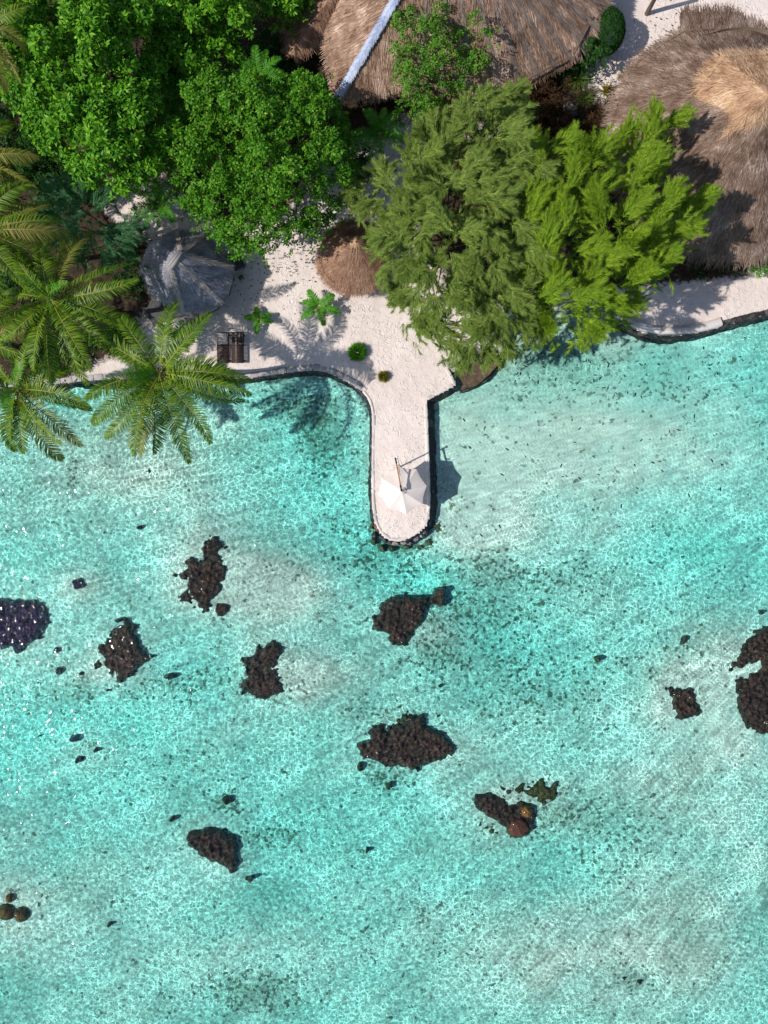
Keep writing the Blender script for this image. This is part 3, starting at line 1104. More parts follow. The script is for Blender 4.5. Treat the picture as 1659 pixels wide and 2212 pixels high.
coral(half([(925, 120), (960, 170), (950, 200), (970, 260), (975, 310), (955, 350), (930, 410), (880, 465), (840, 430), (770, 410), (765, 380), (790, 360), (800, 320), (750, 310), (745, 290), (790, 270), (785, 240), (820, 210), (850, 240), (870, 190), (885, 150)]),
      'coral_mound', 'tall ragged dark brown coral head tapering to a point at its top', seed=1)
coral(half([(540, 500), (575, 530), (585, 590), (620, 625), (648, 660), (630, 685), (600, 680), (560, 740), (540, 755), (490, 760), (470, 720), (450, 700), (400, 710), (395, 690), (430, 660), (405, 640), (440, 590), (470, 580), (480, 530)]),
      'coral_mound', 'triangular dark coral head with spreading arms, just right of the purple one', seed=2)
coral(half([(1150, 590), (1200, 600), (1212, 640), (1200, 680), (1195, 740), (1225, 790), (1200, 820), (1120, 840), (1085, 820), (1040, 790), (1040, 760), (1070, 745), (1065, 700), (1040, 700), (1040, 660), (1080, 650), (1110, 610)]),
      'coral_mound', 'upright boot-shaped dark coral head, standing alone left of the jetty line', seed=3)
coral(half([(-60, 400), (60, 405), (100, 410), (160, 415), (190, 450), (195, 510), (160, 570), (120, 600), (70, 640), (30, 620), (-60, 610)]),
      'coral_mound', 'broad purple-black coral head glittering with sun glints, cut by the left edge', 'coral_purple', seed=4, top=.0, ragged=.16)
coral(rt([(240, 245), (320, 235), (400, 245), (390, 300), (370, 350), (335, 390), (330, 410), (270, 425), (255, 380), (195, 360), (190, 320), (215, 310), (225, 270)]),
      'coral_mound', 'dark coral head with an olive left flank, nearest below the jetty tip', seed=5, ragged=.2)
coral(rt([(190, 720), (260, 725), (330, 690), (385, 680), (390, 720), (440, 740), (490, 780), (498, 840), (440, 850), (360, 880), (230, 865), (200, 850), (145, 830), (140, 780), (185, 770)]),
      'coral_mound', 'wide lens-shaped dark brown coral head in the middle of the lagoon', seed=6, ragged=.22)
coral(rt([(580, 975), (640, 965), (690, 985), (700, 1010), (750, 1000), (800, 1020), (805, 1060), (800, 1100), (770, 1130), (710, 1135), (690, 1100), (650, 1070), (590, 1040), (570, 1010)]),
      'coral_mound', 'two-lobed brown coral head with an ochre knob and a rusty round lobe', seed=7, ragged=.1,
      parts=[(691.2 + 738 * .5833, 1152 + 1098 * .5833, 26, .16, 'coral_rust'), (691.2 + 768 * .5833, 1152 + 1036 * .5833, 15, .17, 'coral_ochre')])
coral(rt([(1740, 330), (1650, 350), (1600, 385), (1565, 430), (1555, 460), (1530, 480), (1525, 510), (1570, 505), (1600, 484), (1628, 480), (1634, 498), (1618, 514), (1595, 533), (1535, 540), (1550, 620), (1560, 690), (1600, 740), (1659, 745), (1740, 760)]),
      'coral_mound', 'largest chocolate brown coral head, notched by pale sand, cut by the right edge', seed=8, ragged=.2)
coral(rt([(1285, 570), (1310, 562), (1390, 575), (1395, 600), (1415, 640), (1410, 680), (1370, 690), (1330, 690), (1310, 650), (1300, 610)]),
      'coral_mound', 'compact squarish brown coral head near the right edge with an olive tuft', seed=10, ragged=.22)
coral(half([(795, 275), (830, 260), (880, 245), (950, 260), (1000, 290), (1020, 330), (1020, 390), (1010, 440), (990, 440), (950, 410), (900, 385), (860, 370), (840, 340), (805, 320)], 1670.4),
      'coral_mound', 'slanting wing-shaped dark coral head in the lower left of the lagoon', seed=11, ragged=.12)
coral(rt([(430, 212), (465, 208), (463, 240), (455, 272), (430, 268), (402, 256)]), 'coral_mound', 'small jagged dark coral beside the head nearest the jetty tip', seed=12, edge=.25, ragged=.14)


def ell(cx, cy, rx, ry, n=14, rot=0):
    return [(cx + rx * math.cos(a) * math.cos(rot) - ry * math.sin(a) * math.sin(rot), cy + rx * math.cos(a) * math.sin(rot) + ry * math.sin(a) * math.cos(rot)) for a in [i * 2 * math.pi / n for i in range(n)]]


SMALL = [
    (476, 1316, 20, 21, 'coral_brown', 'round dark coral ball touching the foot of the tall ragged head'),
    (252, 1341, 13, 9, 'coral_brown', 'small round coral cap on the top of the triangular head'),
    (166, 1263, 20, 15, 'coral_purple', 'small dark glinting coral above the triangular head, near the left edge'),
    (115, 1408, 7, 10, 'coral_purple', 'tiny dark coral right beside the purple-black head'),
    (122, 1453, 9, 15, 'coral_purple', 'small upright dark coral below right of the purple-black head'),
    (175, 1457, 8, 9, 'coral_purple', 'tiny dark coral at the left foot of the triangular head'),
    (228, 1495, 7, 7, 'coral_brown', 'tiny dark coral just under the triangular head'),
    (360, 1466, 13, 8, 'coral_brown', 'small dark coral between the triangular head and the boot-shaped head'),
    (155, 1600, 11, 10, 'coral_purple', 'upper of three small dark coral knobs in the left of the lagoon'),
    (165, 1645, 11, 10, 'coral_purple', 'lowest of three small dark coral knobs in the left of the lagoon'),
    (203, 1626, 8, 8, 'coral_brown', 'right one of three small dark coral knobs in the left of the lagoon'),
    (75, 1595, 5, 5, 'coral_purple', 'tiny dark coral speck left of the three small knobs'),
    (1480, 1382, 8, 13, 'coral_brown', 'small upright dark coral above the squarish brown head'),
    (1293, 1427, 9, 8, 'coral_olive', 'small olive coral tuft in open water right of the jetty line'),
    (951, 1485, 7, 6, 'coral_olive', 'tiny olive coral in open water above the lens-shaped head'),
    (946, 1549, 6, 9, 'coral_brown', 'tiny upright dark coral just above the lens-shaped head'),
    (791, 1843, 9, 11, 'coral_olive', 'small dark olive coral alone below the lens-shaped head'),
    (232, 2003, 8, 7, 'coral_brown', 'tiny dark coral right of the three tan coral balls'),
    (486, 1733, 10, 11, 'coral_olive', 'small olive coral above the wing-shaped head'),
    (366, 1773, 9, 8, 'coral_brown', 'small dark coral upper left of the wing-shaped head'),
    (538, 1905, 8, 7, 'coral_brown', 'tiny dark coral below right of the wing-shaped head'),
    (1652, 1325, 8, 9, 'coral_brown', 'small dark coral above the largest head at the right edge'),
    (1578, 1436, 5, 8, 'coral_brown', 'tiny dark coral beside the notch of the largest head at the right edge'),
    (1368, 1564, 5, 5, 'coral_brown', 'tiny dark coral left of the squarish brown head'),
    (1465, 1848, 7, 6, 'coral_purple', 'tiny dark coral right of the two-lobed coral head'),
    (318, 1018, 9, 8, 'coral_olive', 'small brown coral below the tip of the front coconut palm'),
    (297, 1141, 5, 5, 'coral_brown', 'tiny dark coral in open water above the tall ragged head'),
    (840, 1700, 9, 9, 'coral_olive', 'small olive coral under the left of the lens-shaped head'),
    (775, 1660, 9, 12, 'coral_olive', 'olive coral fringe at the left end of the lens-shaped head'),
    (1350, 2118, 8, 7, 'coral_olive', 'small olive coral near the bottom right of the lagoon'),
    (1383, 2125, 7, 6, 'coral_olive', 'smaller olive coral of a pair near the bottom right of the lagoon'),
    (545, 1360, 5, 5, 'coral_brown', 'tiny dark coral just above the boot-shaped head'),
]
for i, (x, y, rx, ry, m, lab) in enumerate(SMALL):
    coral(ell(x, y, rx * .9, ry * .9), 'small_coral', lab, m, top=-.10, step=.05, edge=.24, knob=.10, ragged=.15, seed=30 + i, grow=-.03, group='small corals scattered on the lagoon floor')

for (x, y, r, lab) in [(17, 1945, 10, 'smallest of three tan coral balls at the left edge'), (41, 1981, 17, 'right one of three tan coral balls at the left edge'), (8, 1976, 19, 'tan coral ball cut by the left edge, beside two others')]:
    p = P(x, y, .05)
    mb = MB()
    blob(mb, (p[0], p[1], -.45), (r / S, r / S, .55), int(x), .14, 2.4, 3, 26)
    single(mb, 'coral_ball', M['coral_ochre'] if r < 12 else M['coral_olive'], lab, 'coral', 'tan coral balls at the left edge')

coral(rt([(640, 940), (700, 943), (780, 940), (800, 920), (880, 932), (885, 985), (835, 1010), (790, 985), (700, 962)]), 'algae_patch', 'flat olive algae patch under water above the two-lobed coral head', 'coral_olive', top=-.22, seed=21, edge=.5, ragged=.28, knob=.1, group=None)
coral([(1028, 1770), (1060, 1772), (1080, 1800), (1090, 1812), (1060, 1808), (1035, 1790)], 'algae_patch', 'greenish algae patch under water at the left foot of the two-lobed head', 'coral_olive', top=-.3, seed=22, edge=.5, ragged=.25, group=None)
coral([(850, 1560), (880, 1540), (895, 1560), (900, 1590), (870, 1585)], 'algae_patch', 'greenish algae patch under water at the top of the lens-shaped head', 'coral_olive', top=-.28, seed=23, edge=.4, ragged=.25, group=None)


# sea cucumbers on the shallow sand
def cucumbers():
    rg = random.Random(3)
    protos = []
    for k in range(5):
        n = 7
        bend = rg.uniform(-1.4, 1.4)
        L = .30 + .1 * rg.random()
        pts = []
        a = 0
        x = y = 0.0
        for i in range(n):
            pts.append((x, y, .03))
            a = bend * (i / n - .5) + (.5 if k == 3 and i > 3 else 0)
            x += L / n * math.cos(a)
            y += L / n * math.sin(a)
        mb = MB()
        mb.tube(np.array(pts) - np.array([L / 2, 0, 0]), [.016, .032, .038, .040, .038, .030, .014], 7)
        protos.append(mb)
    meshes = []
    zone = [(960, 900, 1650, 1230), (1110, 740, 1320, 850), (1340, 750, 1650, 860)]
    spots = []
    while len(spots) < 165:
        z = rg.choices(zone, [6, 3, 3])[0]
        x, y = rg.uniform(z[0], z[2]), rg.uniform(z[1], z[3])
        if y > 1060 and rg.random() < .5:
            continue
        if z[0] == 960 and x < 1000 and rg.random() < .4:
            continue
        spots.append((x, y))
    W2 = np.array([P(x, y, -.6)[:2] for x, y in spots])
    zz = bed_z(W2)
    first = [None] * 5
    for i, (x, y) in enumerate(W2):
        k = i % 5
        if first[k] is None:
            o = protos[k].build('sea_cucumber', M['cucumber'], None, True)
            first[k] = o
            tag(o, 'small dark curved sea cucumber lying on the pale sandy shallows right of the jetty', 'sea cucumber', 'sea cucumbers on the shallow sand')
        else:
            o = first[k].copy()
            COL.objects.link(o)
        o.location = (x, y, zz[i])
        o.rotation_euler = (0, 0, rg.uniform(0, 6.28))
        s = rg.uniform(.5, .95)
        o.scale = (s, s, s)


cucumbers()


# ------------------------------------------------------------------ parasol
def parasol():
    def q(x, y):
        return x * .2222 + 737.3, y * .2222 + 748.8
    base = P(*q(566, 1172), GZ)
    top = P(*q(541, 1072), 3.35)
    root = thing('cantilever_parasol', 'cream octagonal cantilever parasol with wooden arm standing on the jetty', 'parasol', base)
    hub = P(*q(590, 1405), 2.95)
    rimpx = [(395, 1280), (362, 1435), (465, 1570), (632, 1622), (780, 1525), (820, 1355), (725, 1200), (560, 1175)]
    rim = np.array([P(*q(590 + (r[0] - 590) * 1.04, 1405 + (r[1] - 1405) * 1.04), 2.42) for r in rimpx])
    n = len(rim)
    mb = MB()
    m = 8
    V = [hub]
    F = []
    rows = []
    for i in range(n):
        a, b = rim[i], rim[(i + 1) % n]
        grid = []
        for u in range(m + 1):
            f = u / m
            row = []
            for v in range(m + 1):
                g = v / m
                p = hub * (1 - f) + (a * (1 - g) + b * g) * f
                sag = .05 * math.sin(math.pi * g) * f - .03 * math.sin(math.pi * f) * 1.0
                p = p + np.array([0, 0, -sag])
                # the hem is drawn in between the ribs
                if u == m:
                    p[:2] -= unit(p[:2] - hub[:2]) * .05 * math.sin(math.pi * g)
                row.append(p)
            grid.append(row)
        base_i = len(V)
        V += [p for r in grid for p in r]
        for u in range(m):
            for v in range(m):
                i0 = base_i + u * (m + 1) + v
                F.append((i0, i0 + m + 1, i0 + m + 2, i0 + 1))
    mb.add(V, np.array(F))
    can = mb.build('canopy', M['canopy'], root)
    vb = MB()
    for i in range(n):
        a, b = rim[i], rim[(i + 1) % n]
        for_a, for_b = hub + (a - hub) * .16, hub + (b - hub) * .16
        up = np.array([0, 0, .055])
        vb.add([hub + up * 1.5, for_a + up, for_b + up], [(0, 1, 2)])
        vb.add([for_a + up, for_b + up, for_b + up * .3, for_a + up * .3], [(0, 1, 2, 3)])
    vb.build('vent', M['canopy'], can)
    for i in range(n):
        rb = MB()
        rb.tube([hub - [0, 0, .08], (hub + rim[i]) / 2 - [0, 0, .05], rim[i] - [0, 0, .03]], .014, 6)
        rb.build('rib', M['white_metal'], root, True)
    pb = MB()
    pb.tube([base + [0, 0, .05], base * .5 + top * .5, top], [.05, .045, .042], 12)
    pb.build('mast', M['white_metal'], root, True)
    cb = MB()
    blob(cb, top + [0, 0, .03], (.085, .085, .05), 1, 0, 1, 2, 16)
    cb.build('mast_cap', M['white_metal'], root, True)
    a0 = P(*q(527, 1088), 3.20)
    a1 = P(*q(583, 1392), 3.34)
    ab = MB()
    d = unit(a1 - a0)
    s = unit(np.cross(d, [0, 0, 1]))
    u = np.cross(s, d)
    p0, p1 = a0 + d * .28, a1 - d * .26
    ab.box((p0 + p1) / 2, d * np.linalg.norm(p1 - p0) / 2, s * .045, u * .035)
    ab.build('arm', M['teak'], root)
    jb = MB()
    jb.box(a0 + d * .12, d * .19, s * .052, u * .045)
    jb.build('arm_bracket', M['black_metal'], root)
    jb = MB()
    jb.box(a1 - d * .10, d * .2, s * .055, u * .05)
    jb.tube([a1, hub + [0, 0, .06]], [.03, .03], 8)
    jb.build('arm_bracket', M['black_metal'], root)
    sb = MB()
    sb.tube([P(*q(556, 1170), 2.6), P(*q(572, 1255), 3.1)], .022, 6)
    sb.build('strut', M['teak'], root)
    lb = MB()
    c = hub + [.10, .02, .11]
    lb.tube([c + [.17 * math.cos(t) + .05, .15 * math.sin(t), .03 * math.sin(2 * t)] for t in np.linspace(0, 5.2, 16)], .011, 5)
    lb.build('cord_loop', M['black_metal'], root, True)
    kb = MB()
    c = base * .7 + top * .3
    kb.box(c + [.0, -.06, 0], [.04, 0, 0], [0, .04, 0], [0, 0, .07])
    kb.tube([c + [.04, -.06, 0], c + [.14, -.06, 0], c + [.14, -.06, -.1]], .012, 6)
    kb.build('crank', M['black_metal'], root)
    bb = MB()
    bb.tube([base - [0, 0, .05], base + [0, 0, .05]], [.13, .12], 14)
    bb.tube([base + [0, 0, .05], base + [0, 0, .16]], [.075, .07], 12)
    bb.build('base', M['concrete_base'], root)


parasol()


# ------------------------------------------------------------------ loungers
def lounger(mat_back):
    root = empty('sun_lounger', (0, 0, 0))
    L, Wd, hz = 2.05, .74, .32
    fb = MB()
    for sx in (-1, 1):
        fb.box((sx * Wd / 2, 0, hz), (.03, 0, 0), (0, L / 2, 0), (0, 0, .045))
    for y in (-L / 2 + .03, L / 2 - .03, .15):
        fb.box((0, y, hz - .005), (Wd / 2 - .032, 0, 0), (0, .03, 0), (0, 0, .035))
    fb.build('frame', M['dark_wood'], root)
    for sx in (-1, 1):
        for sy in (-1, 1):
            lb = MB()
            lb.box((sx * (Wd / 2 + .035), sy * (L / 2 - .18), .16), (.03, 0, 0), (0, .045, 0), (0, 0, .16))
            lb.build('leg', M['dark_wood'], root)
    sb = MB()
    for k in range(14):
        y = -L / 2 + .06 + k * .088
        sb.box((0, y, hz + .062), (Wd / 2 + .01, 0, 0), (0, .034, 0), (0, 0, .012))
    sb.build('seat', M['dark_wood'], root)
    bb = MB()
    a = math.radians(28 if mat_back == 'grey_slat' else 8)
    p0 = np.array([0, .24, hz + .062])
    d = np.array([0, math.cos(a), math.sin(a)])
    u = np.array([0, -math.sin(a), math.cos(a)])
    for k in range(8):
        bb.box(p0 + d * (.04 + k * .095) + u * .012, (Wd / 2 - .02, 0, 0), d * .034, u * .012)
    for sx in (-1, 1):
        bb.box(p0 + d * .38 - u * .014 + [sx * .25, 0, 0], (.025, 0, 0), d * .38, u * .012)
    bb.build('backrest', M[mat_back], root)
    return root


lr = lounger('dark_wood')
tag(lr, 'dark brown wooden sun lounger lying nearly flat, farther from the hexagonal gazebo', 'sun lounger', 'sun loungers on the sand')
place(lr, P(515.5, 753, GZ + .03), 0.0)
lg = lounger('grey_slat')
tag(lg, 'dark wooden sun lounger with raised pale slatted back, half hidden under the palm', 'sun lounger', 'sun loungers on the sand')
place(lg, P(484, 753, GZ + .03), 0.02)


# ------------------------------------------------------------------ thatch
def straws(mb, tri, density, L=(.35, .75), w=(.018, .04), lift=.05, jit=.22, seed=0, mi=0, down=None, tip=.05):
    """loose straws over a triangle, lying down its slope"""
    rg = np.random.default_rng(seed)
    a, b, c = [np.asarray(q, float) for q in tri]
    nrm = np.cross(b - a, c - a)
    area = np.linalg.norm(nrm) / 2
    nrm = nrm / (np.linalg.norm(nrm) + 1e-9)
    if nrm[2] < 0:
        nrm = -nrm
    n = max(1, int(area * density))
    r1, r2 = np.sqrt(rg.random(n)), rg.random(n)
    p = (1 - r1)[:, None] * a + (r1 * (1 - r2))[:, None] * b + (r1 * r2)[:, None] * c
    if down is None:
        dn = np.array([0, 0, -1.0])
        dn = unit(dn - nrm * (dn @ nrm))
        D = np.repeat(dn[None], n, 0)
    elif callable(down):
        D = down(p)
        D = unit(D - nrm * (D @ nrm)[:, None])
    else:
        D = np.repeat(unit(down)[None], n, 0)
    side = np.cross(D, nrm)
    ang = rg.normal(0, jit, n)
    D2 = D * np.cos(ang)[:, None] + side * np.sin(ang)[:, None]
    S2 = np.cross(D2, nrm)
    ln = rg.uniform(*L, n)
    wd = rg.uniform(*w, n) / 2
    l0 = rg.uniform(.01, lift, n)
    l1 = l0 + rg.uniform(-.01, tip, n)
    p0 = p + nrm * l0[:, None]
    p1 = p + D2 * ln[:, None] + nrm * l1[:, None]
    roll = rg.normal(0, .35, n)
    S2 = S2 * np.cos(roll)[:, None] + nrm * np.sin(roll)[:, None]
    V = np.stack([p0 - S2 * wd[:, None], p0 + S2 * wd[:, None], p1 + S2 * (wd * .35)[:, None], p1 - S2 * (wd * .35)[:, None]], 1).reshape(-1, 3)
    F = np.arange(n * 4).reshape(n, 4)
    mb.add(V, F, mi)


def facet(mb, tri, mi=0):
    mb.add(tri, [(0, 1, 2)], mi)


def skirt(mb, ring, drop=.28, mi=0):
    ring = np.asarray(ring)
    n = len(ring)
    low = ring - [0, 0, drop]
    c = ring.mean(0)
    inn = c + (low - c) * .93
    mb.add(np.vstack([ring, low, inn]), np.array([(r * n + i, r * n + (i + 1) % n, (r + 1) * n + (i + 1) % n, (r + 1) * n + i) for r in range(2) for i in range(n)]), mi)


def cone_roof(root, ring, apex, mats, density, seed, name='roof', L=(.35, .75), w=(.018, .04), lift=.05, hips=None, hip_mat=None, apex2=None, shag=.18, posts=True, hipw=.16):
    """thatched roof over a ring of eave points and an apex or a short ridge apex-apex2"""
    ring = np.asarray(ring)
    n = len(ring)
    mb = MB()
    ap2 = apex if apex2 is None else apex2
    A = np.asarray(apex, float)
    B = np.asarray(ap2, float)

    def near(p):
        ab = B - A
        t = 0 if apex2 is None else np.clip(((p - A)[:2] @ ab[:2]) / (ab[:2] @ ab[:2]), 0, 1)
        return A + ab * t
    for i in range(n):
        e0, e1 = ring[i], ring[(i + 1) % n]
        t0, t1 = near(e0), near(e1)
        tris = [(t0, e0, e1)]
        if np.linalg.norm(t1 - t0) > .05:
            tris.append((t0, e1, t1))
        for k, tr in enumerate(tris):
            facet(mb, tr, 0)
            straws(mb, tr, density, L, w, lift, shag, seed * 100 + i * 2 + k)
        # shaggy eave
        m = int(np.linalg.norm(e1 - e0) / .03)
        rg = np.random.default_rng(seed + i)
        f = rg.random(m)
        p = e0 + (e1 - e0) * f[:, None]
        up = np.array([near(q) for q in p])
        d = unit(p - up)
        d[:, 2] -= .25
        d = unit(d + rg.normal(0, .12, (m, 3)))
        s = unit(np.cross(d, [0, 0, 1]))
        ln = rg.uniform(.10, .34, m)[:, None]
        q0 = p - d * .3 + [0, 0, .03]
        q1 = p + d * ln
        V = np.stack([q0 - s * .02, q0 + s * .02, q1 + s * .008, q1 - s * .008], 1).reshape(-1, 3)
        mb.add(V, np.arange(m * 4).reshape(m, 4))
    skirt(mb, ring, .25)
    o = mb.build(name, mats, root)
    if hips:
        hb = MB()
        for i in hips:
            e = ring[i]
            t = near(e)
            d = unit(e - t)
            s = unit(np.cross(d, [0, 0, 1]))
            u = np.cross(s, d)
            if u[2] < 0:
                u = -u
            m = int(np.linalg.norm(e - t) * density * .42 * hipw / .16)
            rg = np.random.default_rng(seed * 31 + i)
            f = rg.random(m)
            off = rg.uniform(-hipw, hipw, m)
            p = t + (e - t) * f[:, None] + s * off[:, None] + u * (.09 - .12 * np.abs(off))[:, None]
            dd = unit(d + s * (off * 2.4)[:, None] + rg.normal(0, .12, (m, 3)))
            ss = unit(np.cross(dd, u))
            ln = rg.uniform(*L, m)[:, None] * .8
            ww = rg.uniform(*w, m)[:, None] * .5
            q1 = p + dd * ln - u * .03
            V = np.stack([p - ss * ww, p + ss * ww, q1 + ss * ww * .4, q1 - ss * ww * .4], 1).reshape(-1, 3)
            hb.add(V, np.arange(m * 4).reshape(m, 4))
        hb.build('hip_thatch', hip_mat or mats, o)
    if posts:
        c = ring.mean(0)
        for i in range(0, n, max(1, n // 6)):
            p = c + (ring[i] - c) * .8
            pb = MB()
            pb.tube([(p[0], p[1], GZ - .1), (p[0], p[1], ring[i][2] + .1)], .09, 8)
            pb.build('post', M['pole_wood'], root, True)
    return o


def gq(x, y):
    return 276.5 + x * .16667, 472.3 + y * .16667


def gazebo():
    ez = 2.7
    ring = [P(*gq(*p), ez) for p in [(640, 165), (1010, 200), (1335, 640), (1195, 1070), (725, 1215), (300, 965), (172, 640), (325, 275)]]
    root = thing('thatched_gazebo', 'grey thatched many-sided gazebo on a dark wooden deck behind the front palm', 'gazebo', P(400, 590, GZ))
    a = P(*gq(680, 450), 5.1)
    b = P(*gq(545, 625), 5.0)
    o = cone_roof(root, ring, a, M['thatch_weathered'], 420, 5, hips=[0, 1, 2, 3, 4], hip_mat=M['thatch_pale'], apex2=b, L=(.2, .5), w=(.014, .03), lift=.03, hipw=.12, shag=.10)
    rb = MB()
    d = unit(b - a)
    s = np.cross(d, [0, 0, 1.0])
    c = (a + b) / 2 + [0, 0, .10]
    hl = np.linalg.norm(b - a) / 2 + .12
    up1 = unit(s * .55 + np.array([0, 0, .83]))
    up2 = unit(s * -.55 + np.array([0, 0, .83]))
    rb.box(c + s * -.12 + [0, 0, -.04], d * hl, unit(np.cross(d, up2)) * .125, up2 * .015)
    rb.box(c + s * .12 + [0, 0, -.04], d * hl, unit(np.cross(d, up1)) * .125, up1 * .012)
    rb.build('ridge_board', M['grey_slat'], o)
    # deck
    dz = GZ + .35
    deck = [P(*gq(*p), dz) for p in [(560, 250), (980, 300), (1180, 470), (1440, 460), (1515, 600), (1330, 690), (1368, 745), (1302, 985), (1255, 985), (1235, 1080), (1160, 1110), (1170, 1155), (935, 1280), (880, 1230), (560, 1300), (320, 1370), (210, 1230), (330, 1000), (260, 640), (400, 330)]]
    mb = MB()
    n = len(deck)
    D = np.array(deck)
    lo = D - [0, 0, .35]
    mb.add(D, [tuple(range(n))[::-1]])
    mb.add(np.vstack([D, lo]), np.array([(i, (i + 1) % n, n + (i + 1) % n, n + i) for i in range(n)]))
    mb.build('deck', M['deck_wood'], root)
    for pts in ([(1215, 715), (1365, 745), (1300, 982), (1200, 950)], [(885, 1195), (1125, 1085), (1165, 1152), (940, 1275)]):
        q = np.array([P(*gq(*p), GZ + .75) for p in pts])
        mb = MB()
        lo = q - [0, 0, .12]
        mb.add(np.vstack([q, lo]), [(3, 2, 1, 0), (4, 5, 6, 7), (0, 1, 5, 4), (1, 2, 6, 5), (2, 3, 7, 6), (3, 0, 4, 7)])
        bo = mb.build('bench', M['bench_pale'], root)
        mb = MB()
        c = q.mean(0)
        for k in range(4):
            p = c + (q[k] - c) * .8
            mb.tube([(p[0], p[1], dz), (p[0], p[1], GZ + .64)], .05, 6)
        mb.build('bench_support', M['dark_wood'], bo)
    # broad slatted step towards the water
    mb = MB()
    p0, p1 = P(*gq(600, 1330), GZ + .2), P(*gq(935, 1290), GZ + .2)
    ax = (p1 - p0) / 2
    dn = unit(np.cross([0, 0, 1], ax)) * -1
    for k in range(9):
        mb.box((p0 + p1) / 2 + dn * (-.45 + k * .085), ax, dn * .035, (0, 0, .03))
    mb.box((p0 + p1) / 2 + dn * -.1 + [0, 0, -.12], ax * .98, dn * .38, (0, 0, .08))
    mb.build('step', M['grey_slat'], root)


gazebo()


def small_thatch():
    cx, cy = 765, 556
    ez = 2.2
    ring = [P(cx + 78 * math.cos(a) * (1 + .04 * math.sin(3 * a)), cy + 79 * math.sin(a), ez) for a in np.linspace(0, 2 * math.pi, 18, endpoint=False)]
    root = thing('thatched_parasol', 'round reddish brown thatched parasol on the sand left of the ironwood tree', 'parasol', P(765, 562, GZ))
    apex = P(770, 524, 3.9)
    o = cone_roof(root, ring, apex, M['thatch_red'], 420, 9, L=(.2, .5), w=(.015, .035), shag=.3, posts=False, name='canopy')
    cap = MB()
    for k in range(420):
        a = RNG.random() * 6.283
        d = np.array([math.cos(a), math.sin(a), -1.1 + .3 * RNG.random()])
        d = unit(d)
        p = apex + [0, 0, .2] + d * .08
        s = unit(np.cross(d, [0, 0, 1])) * .014
        q1 = p + d * RNG.uniform(.35, .75) + [0, 0, .05]
        cap.add([p - s, p + s, q1 + s * .4, q1 - s * .4], [(0, 1, 2, 3)])
    cap.build('cap', M['thatch_gold'], o)
    pb = MB()
    c = P(765, 562, GZ)
    pb.tube([c - [0, 0, .1], [c[0], c[1], 3.6]], .09, 8)
    pb.build('post', M['pole_wood'], root, True)


small_thatch()


def right_hut():
    ez = 3.0
    px = [(1471, 68), (1540, 62), (1620, 60), (1700, 90), (1790, 190), (1820, 307), (1800, 420), (1730, 510), (1640, 560), (1564, 562), (1480, 548), (1390, 490), (1325, 400), (1308, 310), (1330, 205), (1375, 130), (1420, 100)]
    ring = [P(*p, ez) for p in px]
    root = thing('thatched_hut', 'large round thatched hut with a raised golden cap, cut by the right edge', 'hut', P(1564, 307, GZ))
    a = P(1657, 214, 8.6)
    o = cone_roof(root, ring, a, M['thatch_brown'], 170, 12, L=(.4, .9), w=(.03, .06), hips=None, shag=.28)
    # raised golden cap with its own ragged eave
    cz = 6.5
    cp = [(1517, 175), (1530, 260), (1545, 312), (1585, 330), (1630, 335), (1690, 320), (1740, 250), (1735, 160), (1690, 115), (1640, 118), (1564, 120), (1540, 145)]
    cr = [P(*p, cz) for p in cp]
    c2 = cone_roof(o, cr, P(1659, 205, 9.0), M['thatch_gold'], 260, 14, name='roof_cap', L=(.4, 1.1), w=(.025, .05), shag=.4, posts=False)
    # weathered pale patches pegged on the cap
    # small gabled porch roof at the top left corner
    pz = 2.9
    q = [P(1471, 26, pz), P(1589, 26, pz), P(1610, 44, pz), P(1660, 62, pz), P(1620, 110, pz + .5), P(1471, 100, pz + .25)]
    mb = MB()
    for t in ((0, 1, 5), (1, 4, 5), (1, 2, 4), (2, 3, 4)):
        tr = [q[i] for i in t]
        facet(mb, tr)
        straws(mb, tr, 200, (.35, .8), (.03, .06), .05, .3, 40 + t[0], down=(0, 1, -.1))
    skirt(mb, q, .2)
    mb.build('porch_roof', M['thatch_brown'], root)
    # wall
    wb = MB()
    ctr = P(1564, 307, GZ)
    rr = 5.9
    ang = np.linspace(0, 2 * math.pi, 32, endpoint=False)
    lo = np.stack([ctr[0] + rr * np.cos(ang), ctr[1] + rr * np.sin(ang), np.full(32, GZ - .05)], 1)
    hi = lo + [0, 0, 3.2]
    wb.add(np.vstack([lo, hi]), np.array([(i, (i + 1) % 32, 32 + (i + 1) % 32, 32 + i) for i in range(32)]))
    wb.build('wall', M['plaster'], root, True)


right_hut()


